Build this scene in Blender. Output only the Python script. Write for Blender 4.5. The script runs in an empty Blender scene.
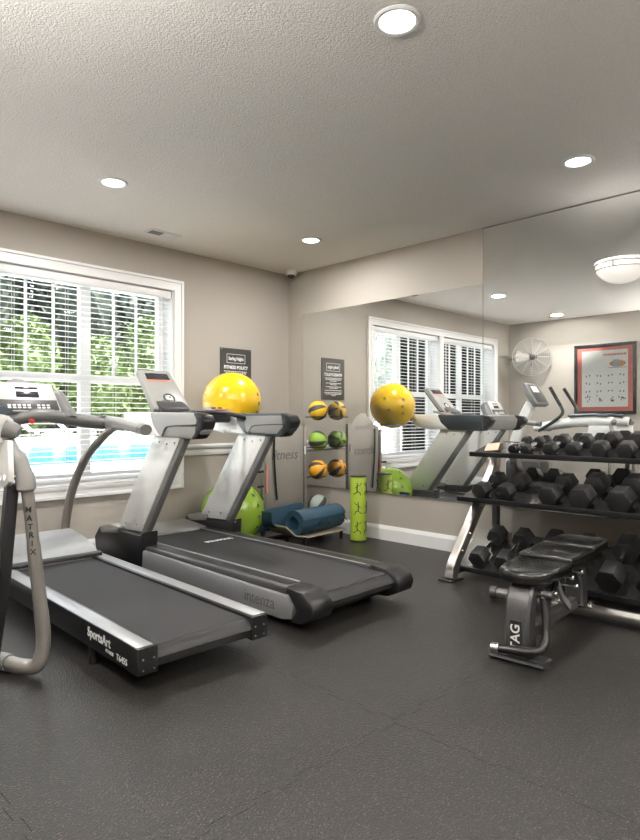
import bpy, bmesh, math, random
from mathutils import Vector, Matrix
random.seed(7)
PI = math.pi
S = bpy.context.scene
COL = S.collection

# ------------------------------------------------------------ camera, world, sun, exposure
CAM = Vector((-4.5736, -5.0003, 1.1528))
cd = bpy.data.cameras.new('camera')
cd.sensor_fit = 'VERTICAL'; cd.sensor_height = 36.0
cd.lens = 36.0 * 611.6 / 840.0
cd.shift_y = -1.4 / 840.0
cd.clip_start = 0.05; cd.clip_end = 300
cam = bpy.data.objects.new('camera', cd); COL.objects.link(cam)
cam.location = CAM
cam.rotation_euler = (PI / 2, 0, math.radians(44.541 - 90))
S.camera = cam

w = bpy.data.worlds.new('sky'); S.world = w; w.use_nodes = True
nt = w.node_tree; nt.nodes.clear()
wo = nt.nodes.new('ShaderNodeOutputWorld'); bg = nt.nodes.new('ShaderNodeBackground')
sky = nt.nodes.new('ShaderNodeTexSky'); sky.sky_type = 'HOSEK_WILKIE'
sky.sun_direction = (0.45, -0.45, 0.77); sky.turbidity = 4.0; sky.ground_albedo = 0.5
mixw = nt.nodes.new('ShaderNodeMix'); mixw.data_type = 'RGBA'; mixw.inputs[0].default_value = 0.6
mixw.inputs[7].default_value = (0.95, 0.97, 1.0, 1)
nt.links.new(sky.outputs[0], mixw.inputs[6]); nt.links.new(mixw.outputs[2], bg.inputs[0])
nt.links.new(bg.outputs[0], wo.inputs[0]); bg.inputs[1].default_value = 7.5

sl = bpy.data.lights.new('sun', 'SUN'); sl.energy = 18.0; sl.angle = math.radians(1.0); sl.color = (1, .96, .88)
so = bpy.data.objects.new('sun', sl); COL.objects.link(so)
so.rotation_euler = Vector((0.45, -0.45, 0.77)).to_track_quat('Z', 'Y').to_euler()
so.location = (5, -5, 12)

S.view_settings.view_transform = 'Standard'; S.view_settings.look = 'None'
S.view_settings.gamma = 1.0; S.view_settings.use_curve_mapping = False
S.view_settings.exposure = 0.58
CAN_POWER = 11.0
try:
    S.cycles.use_denoising = True
    S.cycles.max_bounces = 10; S.cycles.diffuse_bounces = 5; S.cycles.glossy_bounces = 5
    S.cycles.transparent_max_bounces = 16; S.cycles.sample_clamp_indirect = 6.0
    S.cycles.caustics_reflective = False; S.cycles.caustics_refractive = False
except Exception:
    pass

# ------------------------------------------------------------ materials
MATS = {}
def mat(name, col, rough=.5, metal=0., bump=None, vary=None, emit=None, spec=None, coat=0.):
    if name in MATS: return MATS[name]
    m = bpy.data.materials.new(name); m.use_nodes = True
    n = m.node_tree; b = n.nodes['Principled BSDF']
    b.inputs['Base Color'].default_value = (*col, 1); b.inputs['Roughness'].default_value = rough
    b.inputs['Metallic'].default_value = metal
    if spec is not None: b.inputs['Specular IOR Level'].default_value = spec
    if coat: b.inputs['Coat Weight'].default_value = coat; b.inputs['Coat Roughness'].default_value = .12
    tc = n.nodes.new('ShaderNodeTexCoord')
    if vary is None: vary = (30., .06)
    sc, amt = vary
    nz = n.nodes.new('ShaderNodeTexNoise'); nz.inputs['Scale'].default_value = sc; nz.inputs['Detail'].default_value = 3
    mr = n.nodes.new('ShaderNodeMapRange'); mr.inputs[3].default_value = 1 - amt; mr.inputs[4].default_value = 1 + amt
    mx = n.nodes.new('ShaderNodeVectorMath'); mx.operation = 'SCALE'; mx.inputs[0].default_value = col
    n.links.new(tc.outputs['Object'], nz.inputs['Vector']); n.links.new(nz.outputs[0], mr.inputs[0])
    n.links.new(mr.outputs[0], mx.inputs['Scale']); n.links.new(mx.outputs[0], b.inputs['Base Color'])
    if bump:
        s2, st, dist = bump
        n2 = n.nodes.new('ShaderNodeTexNoise'); n2.inputs['Scale'].default_value = s2; n2.inputs['Detail'].default_value = 4
        bp = n.nodes.new('ShaderNodeBump'); bp.inputs['Strength'].default_value = st; bp.inputs['Distance'].default_value = dist
        n.links.new(tc.outputs['Object'], n2.inputs['Vector']); n.links.new(n2.outputs[0], bp.inputs['Height'])
        n.links.new(bp.outputs[0], b.inputs['Normal'])
    if emit:
        b.inputs['Emission Color'].default_value = (*col, 1); b.inputs['Emission Strength'].default_value = emit
    MATS[name] = m
    return m

WALL = mat('wall_paint', (.40, .368, .325), .75, bump=(90, .15, .003), vary=(2.5, .03))
TRIM = mat('white_trim', (.78, .78, .78), .4, vary=(4, .02))
BLIND = mat('blind_vinyl', (.85, .85, .85), .45, vary=(4, .02))
CEIL = mat('popcorn_ceiling', (.87, .84, .80), .9, vary=(170, .22), bump=(125, 1.0, .007))
BLACK = mat('black_plastic', (.010, .010, .011), .36, spec=.3)
BLACKM = mat('black_metal', (.010, .010, .011), .32, .3)
RUBBER = mat('black_rubber', (.009, .009, .010), .48, spec=.3, bump=(200, .3, .001))
BELT = mat('running_belt', (.020, .020, .021), .68, vary=(60, .3), bump=(300, .3, .0006), spec=.3)
SILVER = mat('silver_paint', (.37, .375, .385), .36, .6)
WHITEP = mat('pearl_white_paint', (.83, .83, .81), .3, .1)
LGREY = mat('light_grey_plastic', (.25, .247, .238), .42)
GRIPG = mat('grip_grey', (.34, .335, .32), .42)
MGREY = mat('mid_grey_plastic', (.14, .14, .138), .42)
WARMGREY = mat('warm_grey_tube', (.27, .25, .225), .35, .4)
CHAMP = mat('champagne_tube', (.30, .285, .265), .33, .55)
DGREY = mat('dark_grey_plastic', (.05, .05, .052), .4, spec=.35)
SLATE = mat('slate_grip', (.035, .05, .062), .4)
CHROME = mat('chrome', (.75, .74, .72), .15, 1.)
STEEL = mat('brushed_steel', (.40, .375, .35), .3, .9)
GUN = mat('gunmetal_paint', (.10, .10, .105), .33, .7, vary=(80, .1))
VINYL = mat('black_vinyl', (.006, .006, .006), .2, bump=(45, .12, .0015), spec=.45)
SCREEN = mat('dark_screen', (.03, .03, .035), .15)
WHITET = mat('white_lettering', (.8, .8, .8), .5)
BLACKT = mat('black_lettering', (.01, .01, .01), .5)
RED = mat('red_plastic', (.65, .06, .04), .4)
ORANGE = mat('orange_strip', (.75, .22, .12), .4)
NAVY = mat('navy_foam', (.012, .045, .078), .6, bump=(150, .3, .001), vary=(20, .2))
LIME = mat('lime_foam', (.34, .47, .035), .55)
PANEL = mat('rack_panel', (.36, .335, .30), .45, .3)
SIGN = mat('sign_black', (.03, .03, .028), .4)
BALLY = mat('ball_yellow', (.82, .52, .012), .22, vary=(3, .05), coat=.5)
BALLG = mat('ball_green', (.24, .40, .03), .25, vary=(4, .15), coat=.4)
BROWN = mat('tan_card', (.62, .50, .38), .5)

def node_mat(name):
    m = bpy.data.materials.new(name); m.use_nodes = True; MATS[name] = m
    return m, m.node_tree, m.node_tree.nodes['Principled BSDF']

# floor: black recycled rubber with flecks and interlocking tile seams
FLOOR, n, b = node_mat('rubber_floor')
N = n.nodes.new; L = n.links.new
tc = N('ShaderNodeTexCoord')
def math_(op, a, b_=None, c=None):
    k = N('ShaderNodeMath'); k.operation = op
    for i, v in enumerate((a, b_, c)):
        if v is None: continue
        if isinstance(v, (int, float)): k.inputs[i].default_value = v
        else: L(v, k.inputs[i])
    return k.outputs[0]
v1 = N('ShaderNodeTexVoronoi'); v1.inputs['Scale'].default_value = 130; L(tc.outputs['Object'], v1.inputs['Vector'])
nz = N('ShaderNodeTexNoise'); nz.inputs['Scale'].default_value = 1.6; nz.inputs['Detail'].default_value = 4; L(tc.outputs['Object'], nz.inputs['Vector'])
fl = math_('MULTIPLY', math_('LESS_THAN', v1.outputs['Distance'], .33), math_('GREATER_THAN', v1.outputs['Color'], .66))
base = N('ShaderNodeMix'); base.data_type = 'RGBA'
base.inputs[6].default_value = (.008, .0077, .0075, 1); base.inputs[7].default_value = (.020, .0188, .0178, 1)
L(nz.outputs[0], base.inputs[0])
fm = N('ShaderNodeMix'); fm.data_type = 'RGBA'; fm.inputs[7].default_value = (.10, .078, .056, 1)
L(base.outputs[2], fm.inputs[6]); L(fl, fm.inputs[0])
sx = N('ShaderNodeSeparateXYZ'); L(tc.outputs['Object'], sx.inputs[0])
def seam(u, v, off):   # seam perpendicular to u, toothed along v, tiles of 1.22 m
    tooth = math_('MULTIPLY', math_('GREATER_THAN', math_('FRACT', math_('DIVIDE', v, .17)), .5), .022)
    uu = math_('ADD', math_('ADD', u, off), tooth)
    fr = math_('ABSOLUTE', math_('SUBTRACT', math_('FRACT', math_('DIVIDE', uu, 1.22)), .5))
    return math_('LESS_THAN', fr, .0012)
se = math_('MAXIMUM', seam(sx.outputs[1], sx.outputs[0], 3.57 + .61 - .011), seam(sx.outputs[0], sx.outputs[1], 2.70 + .61))
sm = N('ShaderNodeMix'); sm.data_type = 'RGBA'; sm.inputs[7].default_value = (.0005, .0005, .0005, 1)
L(fm.outputs[2], sm.inputs[6]); L(se, sm.inputs[0]); L(sm.outputs[2], b.inputs['Base Color'])
nr = N('ShaderNodeTexNoise'); nr.inputs['Scale'].default_value = 120; nr.inputs['Detail'].default_value = 3; L(tc.outputs['Object'], nr.inputs['Vector'])
bp = N('ShaderNodeBump'); bp.inputs['Strength'].default_value = .8; bp.inputs['Distance'].default_value = .004
L(math_('SUBTRACT', nr.outputs[0], math_('MULTIPLY', se, .8)), bp.inputs['Height']); L(bp.outputs[0], b.inputs['Normal'])
b.inputs['Roughness'].default_value = .37; b.inputs['Specular IOR Level'].default_value = .36
L(math_('MULTIPLY', math_('SUBTRACT', 1.0, math_('MULTIPLY', se, .75)), .36), b.inputs['Specular IOR Level'])

MIRROR, n, b = node_mat('mirror_silver')
n.nodes.remove(b)
g = n.nodes.new('ShaderNodeBsdfGlossy'); g.inputs['Roughness'].default_value = .0
g.inputs['Color'].default_value = (.93, .94, .93, 1)
# faint smears on the glass: a little diffuse haze in patches
tcm = n.nodes.new('ShaderNodeTexCoord'); nm = n.nodes.new('ShaderNodeTexNoise'); nm.inputs['Scale'].default_value = 3.5; nm.inputs['Detail'].default_value = 6
n.links.new(tcm.outputs['Object'], nm.inputs['Vector'])
rm = n.nodes.new('ShaderNodeMapRange'); rm.inputs[1].default_value = .45; rm.inputs[2].default_value = .8; rm.inputs[3].default_value = .01; rm.inputs[4].default_value = .07
n.links.new(nm.outputs[0], rm.inputs[0])
df = n.nodes.new('ShaderNodeBsdfDiffuse'); df.inputs['Color'].default_value = (.8, .8, .78, 1)
mm = n.nodes.new('ShaderNodeMixShader'); n.links.new(rm.outputs[0], mm.inputs[0]); n.links.new(g.outputs[0], mm.inputs[1]); n.links.new(df.outputs[0], mm.inputs[2])
n.links.new(mm.outputs[0], n.nodes['Material Output'].inputs[0])

GLASS, n, b = node_mat('window_glass'); n.nodes.remove(b)
tr = n.nodes.new('ShaderNodeBsdfTransparent'); gl = n.nodes.new('ShaderNodeBsdfGlossy'); gl.inputs['Roughness'].default_value = .02
tr.inputs[0].default_value = (.96, .97, .965, 1)
fr = n.nodes.new('ShaderNodeFresnel'); fr.inputs[0].default_value = 1.25
ms = n.nodes.new('ShaderNodeMixShader'); n.links.new(fr.outputs[0], ms.inputs[0]); n.links.new(tr.outputs[0], ms.inputs[1]); n.links.new(gl.outputs[0], ms.inputs[2])
n.links.new(ms.outputs[0], n.nodes['Material Output'].inputs[0])

LAMP = mat('lamp_lens', (1, .97, .9), .5, emit=7.0)
BOWL = mat('lamp_bowl_glass', (1, .95, .86), .4, emit=.42)
WATER, n, b = node_mat('pool_water')
b.inputs['Base Color'].default_value = (.015, .16, .23, 1); b.inputs['Roughness'].default_value = .12
tcw = n.nodes.new('ShaderNodeTexCoord'); nw = n.nodes.new('ShaderNodeTexNoise'); nw.inputs['Scale'].default_value = 3
bw = n.nodes.new('ShaderNodeBump'); bw.inputs['Strength'].default_value = .3; n.links.new(tcw.outputs['Object'], nw.inputs['Vector'])
n.links.new(nw.outputs[0], bw.inputs['Height']); n.links.new(bw.outputs[0], b.inputs['Normal'])
LEAFB = mat('bright_leaves', (.055, .088, .017), .6, vary=(1.2, .55))
LEAFD = mat('dark_leaves', (.010, .018, .008), .6, vary=(1.0, .5))
LEAFC = mat('blue_green_leaves', (.10, .125, .11), .6, vary=(1.0, .4))
BARK = mat('bark', (.09, .06, .045), .9)
DECK = mat('pool_deck', (.72, .71, .68), .8, vary=(2, .06))
FENCE = mat('fence_boards', (.03, .035, .038), .8)

# ------------------------------------------------------------ mesh helpers (all build into a bmesh)
def NB(): return bmesh.new()
def xf(bm, verts, M): bmesh.ops.transform(bm, matrix=M, verts=verts)
def box(bm, lo, hi, r=0., seg=2, M=None):
    lo, hi = Vector(lo), Vector(hi)
    res = bmesh.ops.create_cube(bm, size=1.0); vs = res['verts']
    s = hi - lo; c = (lo + hi) / 2
    for v in vs: v.co = Vector((v.co.x * s.x, v.co.y * s.y, v.co.z * s.z)) + c
    if r > 0:
        r = min(r, min(abs(s.x), abs(s.y), abs(s.z)) * .49)
        es = list({e for v in vs for e in v.link_edges})
        out = bmesh.ops.bevel(bm, geom=es, offset=r, segments=seg, profile=.5, affect='EDGES')
        vs = list({v for v in out['verts']} | {v for v in vs if v.is_valid})
    if M is not None:
        done = set(); stack = [v for v in vs if v.is_valid]
        while stack:
            v = stack.pop()
            if v in done: continue
            done.add(v); stack += [e.other_vert(v) for e in v.link_edges]
        xf(bm, list(done), M)
    return bm
def prism(bm, poly, axis, a, b_, r=0.):
    """polygon in the plane normal to axis (x: pts are (y,z); y: (x,z); z: (x,y)), extruded from a to b_"""
    def mk(p, t):
        if axis == 'x': return (t, p[0], p[1])
        if axis == 'y': return (p[0], t, p[1])
        return (p[0], p[1], t)
    v0 = [bm.verts.new(mk(p, a)) for p in poly]; v1_ = [bm.verts.new(mk(p, b_)) for p in poly]
    f0 = bm.faces.new(v0); f1 = bm.faces.new(v1_[::-1])
    k = len(poly)
    fs = [bm.faces.new((v0[i], v1_[i], v1_[(i + 1) % k], v0[(i + 1) % k])) for i in range(k)]
    bmesh.ops.recalc_face_normals(bm, faces=[f0, f1] + fs)
    if r > 0:
        es = list({e for v in v0 + v1_ for e in v.link_edges})
        bmesh.ops.bevel(bm, geom=es, offset=r, segments=2, profile=.5, affect='EDGES')
    return bm
def smooth_path(pts, n_=8):
    P = [Vector(p) for p in pts]; out = []
    for i in range(len(P) - 1):
        p0 = P[max(i - 1, 0)]; p1 = P[i]; p2 = P[i + 1]; p3 = P[min(i + 2, len(P) - 1)]
        for k in range(n_):
            t = k / n_
            out.append(.5 * ((2 * p1) + (-p0 + p2) * t + (2 * p0 - 5 * p1 + 4 * p2 - p3) * t * t + (-p0 + 3 * p1 - 3 * p2 + p3) * t ** 3))
    out.append(P[-1]); return out
def tube(bm, pts, r, seg=14, sm=0, ry=None, up=None):
    """round (or elliptical/rectangular-ish when ry given) tube along a path"""
    P = smooth_path(pts, sm) if sm else [Vector(p) for p in pts]
    rings = []; ref = Vector(up) if up else None
    for i, p in enumerate(P):
        t = (P[min(i + 1, len(P) - 1)] - P[max(i - 1, 0)]).normalized()
        if ref is None: ref = Vector((0, 0, 1)) if abs(t.z) < .9 else Vector((1, 0, 0))
        a = (ref - t * ref.dot(t)).normalized(); b_ = t.cross(a); 
        if not up: ref = a
        rr = r[i * (len(r) - 1) // max(1, len(P) - 1)] if isinstance(r, (list, tuple)) else r
        rb = ry if ry else rr
        rings.append([bm.verts.new(p + a * math.cos(2 * PI * k / seg) * rr + b_ * math.sin(2 * PI * k / seg) * rb) for k in range(seg)])
    for i in range(len(rings) - 1):
        for k in range(seg):
            bm.faces.new((rings[i][k], rings[i][(k + 1) % seg], rings[i + 1][(k + 1) % seg], rings[i + 1][k]))
    bm.faces.new(rings[0][::-1]); bm.faces.new(rings[-1])
    return bm
def bar(bm, pts, wdt, hgt, up, sm=0, r=.0):
    """rectangular bar along a path; hgt measured along up, wdt across"""
    P = smooth_path(pts, sm) if sm else [Vector(p) for p in pts]
    U = Vector(up); rings = []
    for i, p in enumerate(P):
        t = (P[min(i + 1, len(P) - 1)] - P[max(i - 1, 0)]).normalized()
        s = t.cross(U).normalized(); a = s.cross(t).normalized()
        x, y = wdt / 2, hgt / 2; c = min(x, y) * .25
        rings.append([bm.verts.new(p + s * u + a * v) for u, v in ((-x, -y + c), (-x + c, -y), (x - c, -y), (x, -y + c), (x, y - c), (x - c, y), (-x + c, y), (-x, y - c))])
    for i in range(len(rings) - 1):
        for k in range(8):
            bm.faces.new((rings[i][k], rings[i][(k + 1) % 8], rings[i + 1][(k + 1) % 8], rings[i + 1][k]))
    bm.faces.new(rings[0][::-1]); bm.faces.new(rings[-1])
    bmesh.ops.recalc_face_normals(bm, faces=bm.faces[:])
    return bm
def cyl(bm, a, b_, r, seg=20, r2=None):
    return tube(bm, [a, b_], [r, r if r2 is None else r2], seg)
def lathe(bm, prof, M=None, seg=32, a0=0., a1=2 * PI):
    full = abs(a1 - a0 - 2 * PI) < 1e-4; k = seg if full else seg + 1
    rings = []
    for (r, z) in prof:
        rings.append([bm.verts.new((r * math.cos(a0 + (a1 - a0) * i / seg), r * math.sin(a0 + (a1 - a0) * i / seg), z)) for i in range(k)])
    for i in range(len(rings) - 1):
        for j in range(k if full else k - 1):
            q = (rings[i][j], rings[i][(j + 1) % k], rings[i + 1][(j + 1) % k], rings[i + 1][j])
            bm.faces.new(q)
    vs = [v for rg in rings for v in rg]
    if M is not None: xf(bm, vs, M)
    nv = bmesh.ops.remove_doubles(bm, verts=vs, dist=1e-5)
    return bm
def sphere(bm, c, r, seg=32):
    res = bmesh.ops.create_uvsphere(bm, u_segments=seg, v_segments=seg // 2, radius=r)
    xf(bm, res['verts'], Matrix.Translation(c)); return bm

def obj(name, bm, m, parent=None, smooth=True, world=True):
    """links ONE mesh object; bm is in world coordinates and is moved into the parent thing's own space"""
    if parent is not None and world:
        r = parent
        while r.parent: r = r.parent
        Mr = Matrix.Translation(r.location) @ r.rotation_euler.to_matrix().to_4x4()
        bmesh.ops.transform(bm, matrix=Mr.inverted(), verts=bm.verts[:])
    bmesh.ops.recalc_face_normals(bm, faces=bm.faces[:])
    me = bpy.data.meshes.new(name); bm.to_mesh(me); bm.free()
    for q in (m if isinstance(m, (list, tuple)) else [m]): me.materials.append(q)
    if smooth:
        try: me.shade_auto_smooth if False else None
        except Exception: pass
        for p in me.polygons: p.use_smooth = True
        try: me.set_sharp_from_angle(angle=math.radians(38))
        except Exception: pass
    o = bpy.data.objects.new(name, me); COL.objects.link(o)
    if parent is not None: o.parent = parent
    return o
def tag(o, label=None, cat=None, group=None, kind=None):
    if label: o['label'] = label
    if cat: o['category'] = cat
    if group: o['group'] = group
    if kind: o['kind'] = kind
    return o
def thing(name, loc, label, cat, group=None, rz=0., kind=None):
    o = bpy.data.objects.new(name, None); COL.objects.link(o); o.empty_display_size = .1
    o.location = loc; o.rotation_euler = (0, 0, rz)
    return tag(o, label, cat, group, kind)
def struct(name, bm, m, parent=None):
    o = obj(name, bm, m, parent, smooth=False)
    if parent is None: o['kind'] = 'structure'
    return o
def lettering(name, txt, origin, right, up, size, m, parent, bold=0., shear=0., vertical=False, align='CENTER', ex=.0012, width=1.):
    cu = bpy.data.curves.new(name, 'FONT'); cu.body = txt; cu.size = size; cu.extrude = ex; cu.offset = bold; cu.shear = shear
    cu.align_x = align; cu.align_y = 'CENTER'; cu.resolution_u = 3
    t = bpy.data.objects.new(name, cu); COL.objects.link(t)
    dg = bpy.context.evaluated_depsgraph_get(); me = bpy.data.meshes.new_from_object(t.evaluated_get(dg))
    bpy.data.objects.remove(t); bpy.data.curves.remove(cu)
    bm = bmesh.new(); bm.from_mesh(me); bpy.data.meshes.remove(me)
    R_ = Vector(right).normalized(); U_ = Vector(up).normalized(); Nn = R_.cross(U_)
    M = Matrix(((R_.x * width, U_.x, Nn.x, origin[0]), (R_.y * width, U_.y, Nn.y, origin[1]), (R_.z * width, U_.z, Nn.z, origin[2]), (0, 0, 0, 1)))
    bmesh.ops.transform(bm, matrix=M, verts=bm.verts[:])
    return obj(name, bm, m, parent, smooth=False)
def copy_thing(root, loc, rot=None, label=None):
    c = root.copy(); COL.objects.link(c); c.location = loc
    if rot is not None: c.rotation_euler = rot
    if label: c['label'] = label
    for ch in root.children:
        d = ch.copy(); COL.objects.link(d); d.parent = c
        for g2 in ch.children:
            e = g2.copy(); COL.objects.link(e); e.parent = d
    return c

# ------------------------------------------------------------ the room
H = 2.74; XL = -5.08; YB = -7.6
bm = NB(); box(bm, (XL - .15, YB - .15, -.12), (.15, .25, 0)); struct('floor', bm, FLOOR)
bm = NB(); box(bm, (XL - .15, YB - .15, H), (.15, .25, H + .15)); struct('ceiling', bm, CEIL)
bm = NB(); box(bm, (.008, YB, 0), (.15, 0, H)); struct('wall_right', bm, WALL)
bm = NB(); box(bm, (XL - .15, YB, 0), (XL, 0, H)); struct('wall_left', bm, WALL)
bm = NB(); box(bm, (XL - .15, YB - .15, 0), (.15, YB, H)); struct('wall_front', bm, WALL)
WIN = [(-2.99, -1.45), (-4.57, -3.05)]; WZ0, WZ1 = .60, 2.36; WD = .25
bm = NB()
box(bm, (XL - .15, 0, 0), (.15, WD, WZ0)); box(bm, (XL - .15, 0, WZ1), (.15, WD, H))
box(bm, (-1.45, 0, WZ0), (.15, WD, WZ1)); box(bm, (-3.05, 0, WZ0), (-2.99, WD, WZ1)); box(bm, (XL - .15, 0, WZ0), (-4.57, WD, WZ1))
struct('wall_back', bm, WALL)
def base_prof(): return [(0, 0), (.016, 0), (.016, .105), (.010, .125), (.006, .138), (0, .138)]
bm = NB(); prism(bm, [(-a, z) for a, z in base_prof()], 'x', XL, 0); struct('baseboard_back', bm, TRIM)
bm = NB(); prism(bm, [(.008 - a, z) for a, z in base_prof()], 'y', YB, -.016); struct('baseboard_right', bm, TRIM)
bm = NB(); prism(bm, [(XL + a, z) for a, z in base_prof()], 'y', YB, -.016); struct('baseboard_left', bm, TRIM)
RAILP = [(0, .80), (.012, .80), (.016, .82), (.016, .855), (.030, .870), (.034, .890), (.022, .903), (0, .905)]
bm = NB(); prism(bm, [(-a, z) for a, z in RAILP], 'x', -1.352, .0); struct('trim_1', bm, TRIM)

# casing round the pair of windows
def casing(bm):
    X0, X1, Z0, Z1 = -4.645, -1.354, .498, 2.447
    for (a, b_, t0_, t) in ((0, .095, 0, .018), (.0, .022, .0181, .030), (.072, .095, .0181, .024)):
        box(bm, (X0 + a, -t, Z0 + a), (X0 + b_, -t0_, Z1 - a)); box(bm, (X1 - b_, -t, Z0 + a), (X1 - a, -t0_, Z1 - a))
        box(bm, (X0 + b_, -t, Z1 - b_), (X1 - b_, -t0_, Z1 - a)); box(bm, (X0 + b_, -t, Z0 + a), (X1 - b_, -t0_, Z0 + b_))
    box(bm, (-3.07, -.018, Z0 + .095), (-2.97, 0, Z1 - .095))
    box(bm, (-3.05, -.026, Z0 + .095), (-2.99, -.0181, Z1 - .095))
bm = NB(); casing(bm); struct('trim_2', bm, TRIM)

for wi, (x0, x1) in enumerate(WIN):
    wn = thing('window_%d' % (wi + 1), ((x0 + x1) / 2, .2, WZ0), None, None, kind='structure')
    bm = NB()   # white jamb lining
    t = .012
    box(bm, (x0, 0, WZ0), (x0 + t, WD, WZ1)); box(bm, (x1 - t, 0, WZ0), (x1, WD, WZ1))
    box(bm, (x0 + t, 0, WZ1 - t), (x1 - t, WD, WZ1)); box(bm, (x0 + t, -.0, WZ0), (x1 - t, WD, WZ0 + t))
    obj('jamb', bm, TRIM, wn, smooth=False)
    xm = (x0 + x1) / 2
    zr = 1.50
    bm = NB()
    ya, yb = .165, .235
    zb_, zt_ = WZ0 + t, WZ1 - t
    box(bm, (x0 + t, ya, zb_), (x0 + t + .045, yb, zt_)); box(bm, (x1 - t - .045, ya, zb_), (x1 - t, yb, zt_)); box(bm, (xm - .045, ya, zb_), (xm + .045, yb, zt_))
    for (a, b_) in ((x0 + t + .045, xm - .045), (xm + .045, x1 - t - .045)):
        box(bm, (a, ya, zt_ - .05), (b_, yb, zt_)); box(bm, (a, ya, zb_), (b_, yb, zb_ + .07)); box(bm, (a, ya, zr - .035), (b_, yb, zr + .035))
    obj('sash_frame', bm, TRIM, wn, smooth=False)
    bm = NB()
    for (a, b_) in ((x0 + .057, xm - .045), (xm + .045, x1 - .057)):
        for k in (1, 2):
            xx = a + (b_ - a) * k / 3
            box(bm, (xx - .011, .185, zr + .03), (xx + .011, .20, WZ1 - .06))
    obj('muntins', bm, TRIM, wn, smooth=False)
    bm = NB(); box(bm, (x0 + .03, .205, WZ0 + .03), (x1 - .03, .209, WZ1 - .03)); obj('pane', bm, GLASS, wn, smooth=False)

# blinds
for wi, (x0, x1) in enumerate(WIN):
    lab = ('white horizontal blind over the window nearest the fitness policy sign', 'white horizontal blind over the window farther from the fitness policy sign')[wi]
    r = thing('window_blind', ((x0 + x1) / 2, .06, WZ0), lab, 'blind', 'horizontal window blinds')
    a, b_ = x0 + .018, x1 - .018
    bm = NB(); box(bm, (a, .012, 2.275), (b_, .085, 2.345), .006); obj('head_rail', bm, TRIM, r)
    bm = NB(); z = 2.235
    tl = math.radians(4)
    while z > .70:
        yy = .058; hw = .0245
        p = [(yy - hw * math.cos(tl), z - hw * math.sin(tl)), (yy, z + .0022), (yy + hw * math.cos(tl), z + hw * math.sin(tl)), (yy + hw * math.cos(tl), z + hw * math.sin(tl) + .0028), (yy, z + .005), (yy - hw * math.cos(tl), z - hw * math.sin(tl) + .0028)]
        prism(bm, p, 'x', a, b_); z -= .0450
    obj('slats', bm, BLIND, r, smooth=False)
    bm = NB(); box(bm, (a, .034, .635), (b_, .082, .66), .004); obj('bottom_rail', bm, BLIND, r)
    bm = NB()
    for k in range(4):
        xx = a + .12 + (b_ - a - .24) * k / 3
        for yy in (.032, .084): cyl(bm, (xx, yy, .65), (xx, yy, 2.28), .0011, 5)
    obj('ladder_cords', bm, BLIND, r)
    bm = NB(); cyl(bm, (b_ - .10, .004, 1.35), (b_ - .10, .008, 2.28), .004, 8); obj('tilt_wand', bm, BLIND, r)

# ------------------------------------------------------------ mirrors on the right wall
for nm_, y0, y1, z1, lab in (('wall_mirror', -2.398, -.242, 2.277, 'frameless wall mirror panel beside the ball rack, below bare painted wall'),
                             ('wall_mirror', -5.4, -2.402, H - .004, 'full height frameless mirror panel behind the dumbbell rack')):
    bm = NB(); box(bm, (0, y0, .442), (.0075, y1, z1)); o = obj(nm_, bm, MIRROR, smooth=False); tag(o, lab, 'mirror')
    if y0 < -5: 
        bm = NB(); box(bm, (-.004, y0, z1 - .008), (.0, y1, z1)); obj('top_clip', bm, STEEL, o, world=False)
    else:
        bm = NB(); box(bm, (-.003, y0 , .438), (.0, y1, .446)); obj('bottom_channel', bm, STEEL, o, world=False)

# ------------------------------------------------------------ ceiling lights, vent, camera dome
can_lab = {(-2.62, -3.51): 'round recessed ceiling light nearest the camera at the top of the photo',
           (-.77, -3.49): 'round recessed ceiling light above the full height mirror',
           (-.756, -1.13): 'round recessed ceiling light near the dome camera corner',
           (-2.62, -1.13): 'round recessed ceiling light near the window and ceiling vent',
           (-4.55, -1.06): 'round recessed ceiling light by the wall fan, seen in the mirror',
           (-4.55, -3.5): 'round recessed ceiling light by the framed poster wall',
           (-.77, -6.0): 'added unseen round ceiling fill light behind the camera on the mirror side',  # row behind the camera: unseen lamps added to help light the room
           (-2.62, -6.0): 'added unseen round ceiling fill light behind the camera in the middle',
           (-4.55, -6.0): 'added unseen round ceiling fill light behind the camera on the poster side'}
proto = None
for (x, y), lab in can_lab.items():
    if proto is None:
        r = thing('recessed_light', (x, y, H), lab, 'ceiling light', 'recessed ceiling lights')
        bm = NB(); lathe(bm, [(.095, 0), (.095, -.004), (.088, -.010), (.074, -.008), (.070, -.001)], seg=40)
        obj('trim_ring', bm, TRIM, r, world=False)
        bm = NB(); lathe(bm, [(.0, -.0035), (.070, -.0035)], seg=32); obj('lens', bm, LAMP, r, world=False)
        proto = r
    else:
        r = copy_thing(proto, (x, y, H), None, lab)
    ld = bpy.data.lights.new('can_light', 'AREA'); ld.shape = 'DISK'; ld.size = .16; ld.energy = CAN_POWER; ld.color = (1, .975, .94)
    lo = bpy.data.objects.new('can_light', ld); COL.objects.link(lo); lo.location = (0, 0, -.02); lo.parent = r

r = thing('ceiling_vent', (-1.78, -.36, H), 'white rectangular air vent in the ceiling above the window', 'vent')
bm = NB(); box(bm, (-1.93, -.43, H - .008), (-1.63, -.29, H - .001), .003); obj('vent_frame', bm, TRIM, r)
bm = NB(); box(bm, (-1.905, -.405, H - .0095), (-1.79, -.315, H - .0081)); obj('dark_opening', bm, MGREY, r)
bm = NB()
for k in range(6): box(bm, (-1.78 + k * .022, -.405, H - .012), (-1.775 + k * .022, -.315, H - .008))
obj('louvres', bm, TRIM, r)

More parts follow.
